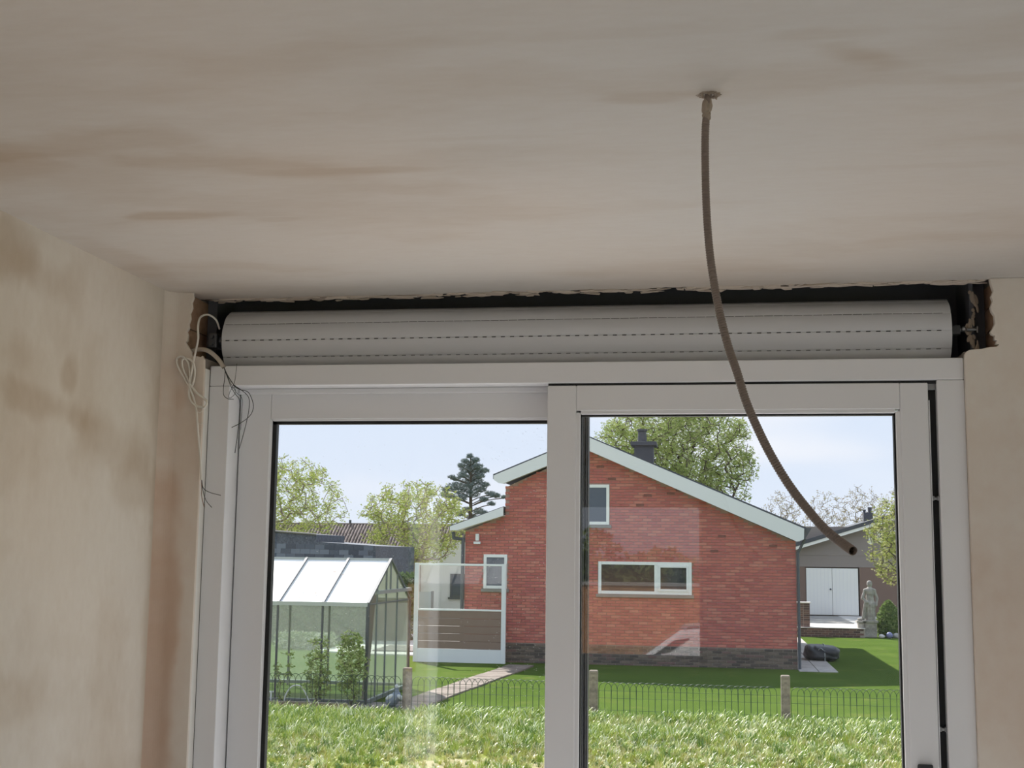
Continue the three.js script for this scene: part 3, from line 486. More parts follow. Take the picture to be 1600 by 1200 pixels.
function sdfMesh(f, c, half, res) {
  const mc = new MarchingCubes(res, MAT.stone, false, false, 120000); mc.isolation = 0;
  const s = res, hs = s / 2, p = V(0, 0, 0);
  for (let k = 0; k < s; k++) for (let j = 0; j < s; j++) for (let i = 0; i < s; i++) { p.set(c.x + (i - hs) / hs * half.x, c.y + (j - hs) / hs * half.y, c.z + (k - hs) / hs * half.z); mc.field[i + j * s + k * s * s] = -f(p); }
  mc.update(); const n = mc.count, g = new THREE.BufferGeometry();
  const pos = new Float32Array(n * 3); for (let i = 0; i < n; i++) { pos[3 * i] = c.x + mc.positionArray[3 * i] * half.x; pos[3 * i + 1] = c.y + mc.positionArray[3 * i + 1] * half.y; pos[3 * i + 2] = c.z + mc.positionArray[3 * i + 2] * half.z; }
  const nor = new Float32Array(n * 3); for (let i = 0; i < n; i++) { const v = V(mc.normalArray[3 * i] / half.x, mc.normalArray[3 * i + 1] / half.y, mc.normalArray[3 * i + 2] / half.z).normalize(); nor[3 * i] = v.x; nor[3 * i + 1] = v.y; nor[3 * i + 2] = v.z; }
  g.setAttribute('position', new THREE.BufferAttribute(pos, 3)); g.setAttribute('normal', new THREE.BufferAttribute(nor, 3)); return uvMetres(g, 1);
}
const capsule = (p, a, b, ra, rb) => { const ab = b.clone().sub(a), t = clamp(p.clone().sub(a).dot(ab) / ab.lengthSq()); return p.distanceTo(a.clone().addScaledVector(ab, t)) - lerp(ra, rb, t); };
const smin = (a, b, k) => { const h = clamp(0.5 + 0.5 * (b - a) / k); return lerp(b, a, h) - k * h * (1 - h); };
{ // garden ornament: a bird with spread wings
  const t = thing('bird_ornament', 'grey and white metal bird ornament beside the fence post', 'ornament', V(-5.02, GROUND, -16.12));
  const body = sdfMesh((p) => smin(capsule(p, V(-0.02, 0.14, 0), V(0.06, 0.20, 0.02), 0.10, 0.08), capsule(p, V(0.06, 0.22, 0.02), V(0.06, 0.34, 0.03), 0.035, 0.03), 0.05), V(0.02, 0.2, 0), V(0.22, 0.24, 0.2), 36);
  part('body', body, M('#8c97a6', 0.45), t);
  part('head', new THREE.SphereGeometry(0.033, 12, 10).scale(0.9, 1.2, 1).translate(0.06, 0.36, 0.03), MAT.plastic, t);
  for (const s of [-1, 1]) part('wing', new THREE.SphereGeometry(0.06, 12, 10).scale(1.2, 0.55, 0.4).rotateZ(s * -0.5).translate(0.05 + s * 0.09, 0.20, 0.08), MAT.plastic, t);
  part('foot', rbox(-0.12, 0.16, -0.02, 0.05, -0.1, 0.1, 0.01), MAT.pipe, t);
}

/* ------------------------------------------------------------------ outdoors: garden screen beside the house */
{
  const t = thing('garden_screen', 'white framed glass and board screen left of the brick house', 'screen', V(-5.73, GROUND, -25.05));
  const w = 1.02, H = 2.24;
  for (const s of [-1, 1]) part('post', rbox(s * w - 0.05, s * w + 0.05, 0, H, -0.05, 0.05, 0.006), MAT.fascia, t);
  part('top_rail', rbox(-w, w, H - 0.05, H - 0.005, -0.025, 0.025, 0.005), MAT.trimWhite, t);
  part('middle_rail', rbox(-w, w, 1.165, 1.205, -0.03, 0.03, 0.005), MAT.trimWhite, t);
  part('glass_panel', new THREE.PlaneGeometry(2 * w - 0.1, 1.0).translate(0, 1.69, 0), MAT.glass, t);
  for (let i = 0; i < 5; i++) part('board', rbox(-w + 0.04, w - 0.04, 0.31 + i * 0.171, 0.31 + i * 0.171 + 0.166, -0.018, 0.018, 0.004), MAT.boards, t);
  part('base_panel', rbox(-w + 0.03, w - 0.03, 0.0, 0.305, -0.03, 0.03, 0.005), MAT.fascia, t);
}

/* ------------------------------------------------------------------ outdoors: the brick house */
{
  const zg = -25.5, t = thing('brick_house', 'red brick gable house with white fascia boards', 'house', V(-2, GROUND, zg));
  const ox = -2, P = ([x, y]) => [x - ox, y - GROUND];
  const wall = [[-5.72, GROUND], [1.86, GROUND], [1.86, 1.97], [-2.84, 4.06], [-4.775, 3.17], [-4.775, 2.52], [-5.72, 2.14]];
  part('wall', poly(wall.map(P), -10, -0.012), MAT.brickJoint, t);
  const plinthTop = -0.412, course = 0.0668, len = 0.2075;
  part('plinth', box(-5.72 - ox, 1.86 - ox, 0, plinthTop - GROUND, -0.012, -0.006), MAT.plinthJoint, t);
  const holes = [[-2.60, -0.458, 0.68, 1.485], [-3.275, -2.335, 2.25, 3.25], [-5.275, -4.71, 0.75, 1.615]];
  reseed(88);
  const shades = ['#c27266', '#bd6d65', '#c47669', '#b86a62', '#c07268', '#b96a65', '#b3665f', '#c98273'].map((c) => M(c, 0.9));
  const dark = ['#675c54', '#716459', '#5d534d', '#7a6c61', '#544c47', '#745d58'].map((c) => M(c, 0.9));
  const brickG = new RoundedBoxGeometry(1, course - 0.011, 0.024, 1, 0.003), XL = -5.72, XR = 1.86;
  const rowOf = (y, shift) => {                              // the bricks of one course, cut at the windows and under the roof
    const out = [];
    for (let x0 = XL - shift; x0 < XR - 0.02; x0 += len) {
      let spans = [[Math.max(x0, XL), Math.min(x0 + len, XR)]];
      for (const [a, b, c, d] of holes) if (y + course * 0.6 > c && y + course * 0.4 < d) spans = spans.flatMap(([p, q]) => (q <= a || p >= b ? [[p, q]] : [[p, Math.min(q, a)], [Math.max(p, b), q]].filter(([u, v]) => v > u)));
      for (const [p, q] of spans) { const x = (p + q) / 2; if (q - p > 0.035 && y + course < (x > -2.84 ? 4.06 - (x + 2.84) * 0.4447 : x > -4.775 ? 4.06 - (-2.84 - x) * 0.46 : 2.52 - (-4.775 - x) * 0.40)) out.push([x, y + course / 2, q - p - 0.011]); }
    }
    return out;
  };
  const list = []; for (let r = 0; plinthTop + 0.006 + r * course < 4.1; r++) list.push(...rowOf(plinthTop + 0.006 + r * course, (r % 2) * len / 2));
  list.sort((p, q) => Math.hypot(p[0], p[1] - 1.6) - Math.hypot(q[0], q[1] - 1.6));
  list.slice(0, 300).forEach(([x, y, w]) => { const m = part('brick', brickG, shades[Math.floor(rnd() * 8)], t); m.scale.x = w; m.position.set(x - ox, y - GROUND, -0.010 + rr(-0.002, 0.002)); });
  const rest = list.slice(300), inst = new THREE.InstancedMesh(brickG, M('#ffffff', 0.9), rest.length), mtx = new THREE.Matrix4(), col = new THREE.Color();
  rest.forEach(([x, y, w], i) => { mtx.makeScale(w, 1, 1); mtx.setPosition(x - ox, y - GROUND, -0.010 + rr(-0.002, 0.002)); inst.setMatrixAt(i, mtx); inst.setColorAt(i, col.copy(shades[Math.floor(rnd() * 8)].color)); });
  inst.name = 'brickwork'; inst.userData.kind = 'stuff'; inst.castShadow = inst.receiveShadow = true; t.add(inst);
  for (let r = 0; r < 7; r++) for (const [x, y, w] of rowOf(plinthTop - (r + 1) * course, (r % 2) * len / 2)) { const m = part('plinth_brick', brickG, dark[Math.floor(rnd() * 6)], t); m.scale.set(w - 0.004, 0.95, 1); m.position.set(x - ox, y - GROUND, 0.004 + rr(-0.003, 0.003)); }
  const ventMat = M('#84584f', 0.95);   // burnt bricks
  for (const [px, py] of [[938, 729], [956, 748], [1000, 789], [1012, 774], [1062, 766], [1048, 771], [1128, 838], [1116, 861], [1208, 853]]) { const q = onZ(px, py, zg); part('air_brick', box(q.x - ox - 0.09, q.x - ox + 0.09, q.y - GROUND - 0.03, q.y - GROUND + 0.03, -0.004, 0.005), ventMat, t); }
  // roofs and barge boards
  const A = [-2.84, 4.335], B = [2.03, 2.262], C = [-5.012, 3.43], D = [-6.03, 2.24], E = [-4.775, 2.70];
  const slab = (p, q, th, z0, z1) => poly([[p[0], p[1]], [q[0], q[1]], [q[0], q[1] - th], [p[0], p[1] - th]].map(P), z0, z1);
  part('roof_slope', slab([A[0], A[1] + 0.03], [B[0] + 0.04, B[1] + 0.03], 0.11, -10.2, 0.27), MAT.roofDark, t);
  part('roof_slope', slab([A[0], A[1] + 0.03], [C[0] - 0.02, C[1] + 0.03], 0.11, -10.2, 0.27), MAT.roofDark, t);
  part('roof_slope', slab([E[0], E[1] + 0.015], [D[0] - 0.02, D[1] + 0.015], 0.06, -10.2, 0.27), MAT.roofDark, t);
  part('barge_board', poly([[A[0] - 0.002, A[1]], [B[0], B[1]], [B[0] - 0.01, B[1] - 0.24], [B[0] - 0.16, B[1] - 0.29], [A[0], A[1] - 0.31]].map(P), 0.26, 0.30), MAT.fascia, t);
  part('barge_board', poly([[A[0], A[1]], [C[0], C[1]], [C[0], C[1] - 0.10], [C[0] + 0.12, C[1] - 0.18], [C[0] + 0.22, C[1] - 0.19], [A[0], A[1] - 0.31]].map(P), 0.26, 0.30), MAT.fascia, t);
  part('barge_board', poly([[E[0], E[1]], [D[0], D[1]], [D[0], D[1] - 0.09], [D[0] + 0.16, D[1] - 0.09], [E[0], E[1] - 0.20]].map(P), 0.26, 0.30), MAT.fascia, t);
  part('soffit', [slab([A[0], A[1] - 0.28], [B[0] - 0.1, B[1] - 0.27], 0.02, -0.01, 0.27), slab([A[0], A[1] - 0.28], [C[0] + 0.2, C[1] - 0.16], 0.02, -0.01, 0.27), slab([E[0], E[1] - 0.18], [D[0] + 0.15, D[1] - 0.08], 0.02, -0.01, 0.27)], MAT.fascia, t);
  const gut = part('gutter', poly([[1.95, 2.28], [2.20, 2.28], [2.07, 2.06], [1.97, 2.02]].map(P), -10, 0.20), MAT.pipe, t); void gut;
  part('downpipe', [bar(V(2.06 - ox, 2.05 - GROUND, 0.10), V(1.90 - ox, 1.72 - GROUND, 0.04), 0.03, 0.03, 8), bar(V(1.90 - ox, 1.74 - GROUND, 0.04), V(1.90 - ox, 0, 0.04), 0.032, 0.032, 8)], MAT.pipe, t);
  part('downpipe', [bar(V(-5.98 - ox, 2.12 - GROUND, 0.16), V(-5.96 - ox, 1.96 - GROUND, 0.14), 0.04, 0.04, 8), bar(V(-5.97 - ox, 1.97 - GROUND, 0.14), V(-5.76 - ox, 1.95 - GROUND, 0.05), 0.04, 0.04, 8), bar(V(-5.76 - ox, 1.99 - GROUND, 0.05), V(-5.76 - ox, 0, 0.05), 0.042, 0.042, 8)], MAT.pipe, t);
  part('wall_lamp', [rbox(-5.46 - ox, -5.38 - ox, 1.92 - GROUND, 2.08 - GROUND, 0, 0.10, 0.01), rbox(-5.50 - ox, -5.34 - ox, 1.84 - GROUND, 1.90 - GROUND, 0, 0.12, 0.01)], MAT.fascia, t);
  // windows
  const win = (x0, x1, y0, y1, panes, pane, sill = true) => {
    const g = new THREE.Group(); g.name = 'window'; t.add(g); g.position.set(x0 - ox, y0 - GROUND, 0); const W = x1 - x0, H = y1 - y0, f = 0.07, z1 = 0.02;
    part('frame', [rbox(f + 0.001, W - f - 0.001, 0, f, -0.06, z1 - 0.001, 0.004), rbox(f + 0.001, W - f - 0.001, H - f, H, -0.06, z1 - 0.001, 0.004), rbox(0, f, 0, H, -0.06, z1, 0.004), rbox(W - f, W, 0, H, -0.06, z1, 0.004), ...panes.slice(1).map(([a]) => rbox(a - 0.09, a, f + 0.001, H - f - 0.001, -0.06, z1 - 0.002, 0.004)), ...panes.filter((p) => p[2]).flatMap(([a, b]) => [rbox(a + 0.051, b - 0.051, f, f + 0.055, -0.06, z1 + 0.011, 0.004), rbox(a + 0.051, b - 0.051, H - f - 0.055, H - f, -0.06, z1 + 0.011, 0.004), rbox(a, a + 0.05, f, H - f, -0.06, z1 + 0.012, 0.004), rbox(b - 0.05, b, f, H - f, -0.06, z1 + 0.012, 0.004)])], MAT.trimWhite, g);
    for (const [a, b] of panes) part('pane', box(a, b, f, H - f, -0.004, 0.004), pane, g);
    if (sill) part('sill', rbox(-0.05, W + 0.05, -0.075, -0.005, -0.05, 0.05, 0.006), MAT.sill, g);
  };
  win(-2.591, -0.466, 0.746, 1.48, [[0.07, 1.28], [1.37, 2.055, 1]], MAT.darkPane);
  win(-3.268, -2.342, 2.317, 3.242, [[0.07, 0.856]], MAT.bluePane);
  win(-5.27, -4.715, 0.819, 1.608, [[0.07, 0.485]], MAT.bluePane);
  // chimney
  const ch = new THREE.Group(); ch.name = 'chimney'; t.add(ch); ch.position.set(-1.62 * 1.1 + 0.12 - ox, 3.4 - GROUND, -2.4);
  part('stack', tiled(box(-0.235, 0.235, -0.2, 0.93, -0.3, 0.3), 1), MAT.chimney, ch);
  part('cap', rbox(-0.32, 0.32, 0.93, 1.03, -0.38, 0.38, 0.01), MAT.chimney, ch);
  part('pot', [new THREE.CylinderGeometry(0.10, 0.12, 0.3, 12).translate(-0.05, 1.18, 0), new THREE.CylinderGeometry(0.13, 0.13, 0.05, 12).translate(-0.05, 1.34, 0)], MAT.chimney, ch);
}

/* ------------------------------------------------------------------ outdoors: buildings on the left */
{
  const z = -42, w = thing('white_house', 'white rendered house wall behind the garden screen', 'house', V(-9, GROUND, z));
  const X = -9;
  part('wall', box(-10.75 - X, -7.2 - X, 0, 2.9, -6, 0), MAT.render, w);
  part('corner_post', box(-10.80 - X, -10.55 - X, 0, 2.62, 0, 0.10), MAT.greyWall, w);
  const g = new THREE.Group(); g.name = 'window'; w.add(g);
  part('frame', box(-9.44 - X, -8.6 - X, 0.90, 1.74, 0, 0.05), MAT.pipe, g); part('pane', box(-9.38 - X, -8.6 - X, 0.97, 1.68, 0.03, 0.06), MAT.bluePane, g); part('sill', box(-9.5 - X, -8.6 - X, 0.83, 0.90, 0, 0.10), MAT.pipe, g);
  part('gate_post', box(-10.02 - X, -9.94 - X, 0, 1.12, 0.5, 0.58), MAT.pipe, w);
  part('gate_panel', box(-10.7 - X, -10.02 - X, 0, 1.1, 0.5, 0.54), M('#aebcc4', 0.5), w);
}
{
  const z = -33, t = thing('slate_shed', 'dark slate clad flat roofed shed behind the greenhouse', 'shed', V(-11.5, GROUND, z)), X = -11.5;
  const q = (px, py) => { const p = onZ(px, py, z); return [p.x - X, p.y - GROUND]; };
  const low = [q(380, 838), q(587, 853)], hi = [q(380, 826), q(494, 835)];
  part('wall', tiled(poly([[-9, 0], [low[1][0], 0], low[1], low[0], [-9, low[0][1]]], -5, -0.02), 1), MAT.slate, t);
  part('upper_wall', tiled(poly([low[0], [hi[1][0], low[1][1]], hi[1], hi[0]], -3, -0.03), 1), MAT.slate, t);
  reseed(14);
  const slateG = new THREE.BoxGeometry(0.29, 0.14, 0.012); const mats = ['#5a6472', '#6b7583', '#4c5563', '#7c8692'].map((c) => M(c, 0.7));
  for (let r = 0; r < 6; r++) for (let x = -3.4 + (r % 2) * 0.15; x < low[1][0] - 0.12; x += 0.3) { const y = low[1][1] - 0.07 - r * 0.145 + (low[1][0] - x) * 0.012; const m = part('slate', slateG, mats[Math.floor(rnd() * 4)], t); m.position.set(x, y, -0.012 + rr(0, 0.012)); m.rotation.z = rr(-0.01, 0.01); }
  part('roof_edge', [bar(V(hi[0][0], hi[0][1], 0), V(hi[1][0], hi[1][1], 0), 0.03, 0.03, 5)], MAT.sill, t);
}
{
  const z = -70, t = thing('tiled_roof_house', 'distant house with a brown pantile roof between the pale trees', 'house', V(-19, GROUND, z)), X = -19;
  part('wall', box(-9, 7, 0, 2.3, -7, -0.6), MAT.brownBrick, t);
  const yR = 3.3 - GROUND, yE = 0.9 - GROUND, pitch = Math.atan2(yR - yE, 3.6), L = Math.hypot(yR - yE, 3.6);
  part('roof_deck', poly([[0, yE], [-3.6, yR], [-3.6, yR - 0.15], [0, yE - 0.15]], -8, 10).rotateY(-Math.PI / 2), MAT.roofDark, t);
  const tileG = new THREE.CylinderGeometry(0.10, 0.09, 0.42, 6, 1, true, 0, Math.PI).rotateY(-Math.PI / 2).rotateX(-(Math.PI / 2 - pitch)), tm = ['#6b5f5c', '#746764', '#60544f', '#7c6e69'].map((c) => M(c, 0.85, { side: THREE.DoubleSide }));
  reseed(6); const inst = new THREE.InstancedMesh(tileG, M('#ffffff', 0.85, { side: THREE.DoubleSide }), 12 * 80); let n = 0; const mt = new THREE.Matrix4();
  for (let r = 0; r < 12; r++) for (let i = 0; i < 80; i++) { const s = (r + 0.5) / 12; mt.makeTranslation(-8.2 + i * 0.2, yE + (yR - yE) * s + 0.03 + (r % 2) * 0.02, -3.6 * s); inst.setMatrixAt(n, mt); inst.setColorAt(n, tm[Math.floor(rnd() * 4)].color); n++; }
  inst.name = 'roof_tiles'; inst.userData.kind = 'stuff'; t.add(inst);
  part('ridge', bar(V(-8.4, yR + 0.05, -3.6), V(7.9, yR + 0.05, -3.6), 0.12, 0.12, 6), tm[2], t);
  part('vent_pipe', bar(V(-3.4, yR, -3.6), V(-3.4, yR + 0.35, -3.6), 0.08, 0.08, 6), MAT.pipe, t);
  void L; void X;
}
/* ------------------------------------------------------------------ outdoors: the garage house on the right */
{
  const z = -47, t = thing('garage_house', 'grey brown house with white garage doors and sloping white fascia', 'house', V(5, GROUND, z)), X = 5;
  const q = (px, py, dz = 0) => { const p = onZ(px, py, z + dz); return [p.x - X, p.y - GROUND]; };
  const a = q(1200, 869), b = q(1440, 797), floorY = -0.56 - GROUND;
  const yDoor = q(1300, 888)[1], yBand = q(1300, 886)[1];
  part('gable', poly([[a[0], yBand], [b[0] + 4, yBand], [b[0] + 4, b[1] - 0.7], b, a], -9, 0), MAT.greyWall, t);
  part('lower_wall', [box(a[0], q(1259, 900)[0], 0, yBand, -9, -0.02), box(q(1343, 900)[0], b[0] + 4, 0, yBand, -9, -0.02), box(a[0], b[0] + 4, 0, yBand, -9, -0.3)], MAT.brownBrick, t);
  // siding joints
  for (const py of [838, 853, 868]) { const p = q(1300, py); part('cladding_board', rbox(a[0] + 0.5, b[0] + 0.5, p[1], p[1] + 0.37, 0, 0.018, 0.004), MAT.greyWall, t); }
  const slope = (dy, th, z0, z1, m, n) => part(n, poly([[a[0], a[1] + dy], [b[0], b[1] + dy], [b[0], b[1] + dy - th], [a[0], a[1] + dy - th]], z0, z1), m, t);
  slope(0.06, 0.13, 0.35, 0.39, MAT.trimWhite, 'barge_board'); slope(0.20, 0.15, -9, 0.42, MAT.roofDark, 'roof_slope');
  part('roof_slope', poly([[b[0], b[1] + 0.20], [b[0] + 5, b[1] - 1.3], [b[0] + 5, b[1] - 1.45], [b[0], b[1] + 0.05]], -9, 0.42), MAT.roofDark, t);
  const dl = q(1260, 920)[0], dr = q(1341, 920)[0], mid = (dl + dr) / 2;
  for (const [x0, x1] of [[dl, mid - 0.006], [mid + 0.006, dr]]) {
    const g = new THREE.Group(); g.name = 'garage_door'; t.add(g); g.position.set(x0, floorY, 0.0);
    part('leaf', rbox(0, x1 - x0, 0.02, yDoor - floorY, -0.03, 0.02, 0.005), MAT.trimWhite, g);
    for (let k = 1; k < 7; k++) part('rib', box((x1 - x0) * k / 7 - 0.006, (x1 - x0) * k / 7 + 0.006, 0.06, yDoor - floorY - 0.05, 0.018, 0.026), MAT.fascia, g);
    if (x0 === dl) part('knob', new THREE.SphereGeometry(0.035, 8, 6).translate(x1 - x0 - 0.06, 1.0, 0.05), MAT.pipe, g);
  }
  const w0 = q(1357, 848), w1 = q(1384, 827), g = new THREE.Group(); g.name = 'window'; t.add(g);
  part('frame', rbox(w0[0] + 0.32, w1[0] + 0.2, w0[1], w1[1], 0.0, 0.05, 0.005), MAT.trimWhite, g);
  part('pane', box(w0[0] + 0.42, w1[0] + 0.10, w0[1] + 0.08, w1[1] - 0.08, 0.04, 0.056), MAT.bluePane, g);
  part('shutter', rbox(w0[0], w0[0] + 0.17, w0[1] - 0.05, w1[1], 0.0, 0.05, 0.005), MAT.trimWhite, t); part('shutter', rbox(w1[0] + 0.3, w1[0] + 0.5, w0[1] - 0.05, w1[1], 0.0, 0.05, 0.005), MAT.trimWhite, t);
  const c0 = q(1349, 822, -3), c1 = q(1363, 801, -3), ch = new THREE.Group(); ch.name = 'chimney'; t.add(ch);
  part('stack', box(c0[0], c1[0], c0[1] - 0.6, c1[1], -3.3, -2.8), MAT.chimney, ch);
  part('cowl', [bar(V(c0[0] + 0.05, c1[1], -3), V(c0[0] + 0.05, c1[1] + 0.12, -3), 0.05, 0.07, 8), bar(V(c1[0] - 0.1, c1[1], -3), V(c1[0] - 0.1, c1[1] + 0.22, -3), 0.06, 0.09, 8)], MAT.chimney, ch);
}
{
  const t = structure('terrace', 'raised pale concrete terrace before the white garage doors', 'terrace');
  part('slab', tiled(box(2.62, 4.74, GROUND, -0.56, -46.9, -38.05), 0.3), MAT.pale, t);
  part('slab', tiled(box(2.62, 9, GROUND, -0.56, -46.9, -40.5), 0.3), MAT.pale, t);
  const w = thing('low_wall', 'low dark brick wall edging the raised terrace', 'wall', V(3.68, GROUND, -38)); reseed(21);
  const bm = ['#6d544c', '#5f4a44', '#7a5d53', '#54423e'].map((c) => M(c, 0.9)), bg = new RoundedBoxGeometry(0.205, 0.058, 0.1, 1, 0.004);
  part('mortar', box(-1.04, 1.04, 0, 0.275, -0.05, 0.045), MAT.plinthJoint, w);
  for (let r = 0; r < 4; r++) for (let i = 0; i < 9 + (r % 2 ? 0 : 0); i++) { const m = part('brick', bg, bm[Math.floor(rnd() * 4)], w); m.position.set(-0.93 + i * 0.216 + (r % 2) * 0.108, 0.036 + r * 0.068, 0.004); }
  part('coping', rbox(-1.06, 1.06, 0.275, 0.295, -0.07, 0.075, 0.006), MAT.pale, w);
  const p = thing('brick_pier', 'brick pier with pale cap at the terrace corner', 'pier', V(2.86, GROUND, -38.4));
  part('mortar', box(-0.2, 0.2, 0, 1.04, -0.2, 0.2), MAT.plinthJoint, p);
  for (let r = 0; r < 15; r++) for (let i = 0; i < 2; i++) { const m = part('brick', new RoundedBoxGeometry(0.192, 0.058, 0.41, 1, 0.004), bm[Math.floor(rnd() * 4)], p); m.position.set(-0.1 + i * 0.202, 0.036 + r * 0.0685, 0); }
  part('cap', rbox(-0.24, 0.24, 1.04, 1.07, -0.24, 0.24, 0.008), MAT.pale, p);
}
{ // statue
  const t = thing('garden_statue', 'grey stone statue of a draped figure on a pedestal', 'statue', V(4.92, GROUND, -38.3));
  part('pedestal', tiled(merge([rbox(-0.20, 0.20, 0, 0.50, -0.2, 0.2, 0.015), rbox(-0.24, 0.24, 0.46, 0.54, -0.24, 0.24, 0.015)]), 1), MAT.stone, t);
  part('side_pedestal', tiled(merge([rbox(-0.38, -0.16, 0, 0.46, -0.12, 0.2, 0.012), rbox(-0.42, -0.12, 0.46, 0.52, -0.16, 0.24, 0.015), new THREE.SphereGeometry(0.09, 12, 8).scale(1.3, 0.6, 1).translate(-0.27, 0.56, 0.05)]), 1), MAT.stone, t);
  const f = (p) => {
    let d = capsule(p, V(0.02, 0.56, 0), V(0.03, 1.02, 0), 0.155, 0.15);                  // skirt
    d = smin(d, capsule(p, V(0.03, 1.02, 0), V(0.03, 1.18, 0), 0.15, 0.115), 0.06);       // hips to waist
    d = smin(d, capsule(p, V(0.02, 1.28, 0), V(0.02, 1.46, 0), 0.115, 0.125), 0.07);      // chest
    d = smin(d, capsule(p, V(-0.11, 1.47, 0), V(0.15, 1.47, 0), 0.06, 0.06), 0.05);       // shoulders
    d = smin(d, capsule(p, V(0.02, 1.48, 0), V(0.02, 1.60, 0.01), 0.05, 0.045), 0.03);    // neck
    d = smin(d, capsule(p, V(0.02, 1.66, 0.01), V(0.02, 1.70, 0.0), 0.085, 0.085), 0.025); // head
    d = smin(d, capsule(p, V(0.02, 1.71, -0.04), V(0.02, 1.70, -0.07), 0.07, 0.06), 0.02); // hair knot
    d = smin(d, capsule(p, V(-0.13, 1.46, 0.01), V(-0.21, 1.22, 0.05), 0.05, 0.042), 0.03); d = smin(d, capsule(p, V(-0.21, 1.22, 0.05), V(-0.07, 1.10, 0.16), 0.042, 0.035), 0.025);
    d = smin(d, capsule(p, V(0.17, 1.46, 0.0), V(0.24, 1.22, 0.02), 0.05, 0.042), 0.03); d = smin(d, capsule(p, V(0.24, 1.22, 0.02), V(0.20, 1.00, 0.10), 0.042, 0.036), 0.025);
    d = smin(d, capsule(p, V(-0.12, 1.10, 0.12), V(-0.20, 0.62, 0.10), 0.05, 0.045), 0.05);  // cloth falling to the side pedestal
    return d + 0.010 * Math.sin(Math.atan2(p.z, p.x - 0.02) * 11) * smooth(1.15, 0.9, p.y) + 0.006 * Math.sin(p.y * 30 + p.x * 14) * smooth(1.2, 1.3, p.y) * smooth(1.55, 1.45, p.y);
  };
  part('figure', sdfMesh(f, V(0, 1.18, 0.02), V(0.42, 0.70, 0.34), 56), MAT.stone, t);
}
{ // covered bundle by the house corner
  const t = thing('covered_bundle', 'black tarpaulin covered bundle lying beside the house corner', 'bundle', V(2.62, GROUND, -28.4));
  const g = new THREE.SphereGeometry(1, 40, 24), p = g.attributes.position;
  for (let i = 0; i < p.count; i++) { let x = p.getX(i), y = p.getY(i), zz = p.getZ(i); const e = (v, k) => Math.sign(v) * Math.pow(Math.abs(v), k); x = e(x, 0.6); y = e(y, 0.6); zz = e(zz, 0.6); const w = 1 + (fbm(x * 3 + 4, y * 3 + zz * 2.3, 4) - 0.5) * 0.25; p.setXYZ(i, x * 0.41 * w, Math.max(0, 0.18 + y * 0.19 * w * (1 - 0.1 * x)), zz * 0.5 * w); }
  g.computeVertexNormals(); part('tarpaulin', g, MAT.cover, t);
  part('strap', [tube([V(0.03, 0.02, 0.5), V(0.03, 0.25, 0.47), V(0.05, 0.37, 0.2), V(0.05, 0.375, -0.3)], 0.012, 20, 5)], MAT.aluLight, t);
  part('handle', [tube([V(-0.12, 0.27, 0.47), V(-0.07, 0.32, 0.50), V(0.0, 0.27, 0.48)], 0.012, 12, 5)], MAT.aluLight, t);
}
{
  for (const [x, z, r, c, l] of [[5.24, -38.05, 0.08, '#d8d4d0', 'small pale boulder at the foot of the clipped conifer'], [5.48, -38.0, 0.10, '#8286b0', 'violet glazed garden ball beside the clipped conifer'], [5.72, -38.15, 0.11, '#b5b2ac', 'grey boulder right of the violet garden ball']]) {
    const g = new THREE.IcosahedronGeometry(r, 3), p = g.attributes.position, ball = c === '#8286b0';
    if (!ball) { for (let i = 0; i < p.count; i++) { const w = 1 + (fbm(p.getX(i) * 12 + x, p.getY(i) * 12 + p.getZ(i) * 9, 3) - 0.5) * 0.5; p.setXYZ(i, p.getX(i) * w * 1.2, p.getY(i) * w * 0.8, p.getZ(i) * w); } g.computeVertexNormals(); }
    const m = part(ball ? 'garden_ball' : 'boulder', g, M(c, ball ? 0.15 : 0.9), scene); m.position.set(x, GROUND + r * (ball ? 0.95 : 0.72), z); tag(m, l, ball ? 'ball' : 'stone');
  }
}

{ // the car whose roof the glass mirrors from behind the rear window
  const t = thing('parked_car', 'white car outside the rear window, seen only mirrored in the sliding leaf', 'car', V(-2.2, GROUND, 14));
  const prof = [[0.02, 0.30], [0.0, 0.55], [0.10, 0.72], [0.95, 0.90], [1.77, 1.49], [2.2, 1.53], [3.6, 1.53], [4.0, 1.48], [4.05, 0.98], [4.05, 0.4], [3.95, 0.25], [0.15, 0.25]];
  part('body', poly(prof, -0.85, 0.85, 0.05), M('#f2f3f4', 0.25, { clearcoat: 1 }), t);
  part('side_window', poly([[1.42, 1.16], [1.70, 1.36], [1.90, 1.39], [1.64, 1.21]], -0.86, 0.86), MAT.darkPane, t);
  for (const x of [0.78, 3.2]) for (const z of [-0.78, 0.78]) { const g = new THREE.Group(); g.name = 'wheel'; g.position.set(x, 0.32, z); t.add(g); part('tyre', new THREE.CylinderGeometry(0.31, 0.31, 0.2, 24).rotateX(Math.PI / 2), MAT.gasket, g); part('rim', new THREE.CylinderGeometry(0.2, 0.2, 0.21, 16).rotateX(Math.PI / 2), MAT.steel, g); }
  part('headlamp', rbox(-0.01, 0.12, 0.58, 0.70, 0.45, 0.80, 0.02), MAT.aluLight, t); part('headlamp', rbox(-0.01, 0.12, 0.58, 0.70, -0.80, -0.45, 0.02), MAT.aluLight, t);
}

{ // shrubbery across the road, mirrored above the car
  const t = thing('roadside_shrubbery', 'dense shrubbery beyond the parked car, seen only mirrored in the glass', 'shrubbery', V(-1, GROUND, 27)); reseed(160);
  const list = [], tops = [];
  for (let i = 0; i < 9; i++) { const x = -7 + i * 1.7 + rr(-0.4, 0.4), h = rr(2.3, 3.4); list.push(bar(V(x, 0, 0), V(x, h * 0.7, 0), 0.07, 0.03, 6)); tops.push([x, h]); }
  part('stems', list, MAT.bark, t); SHRUBBERY = { t, tops };
}

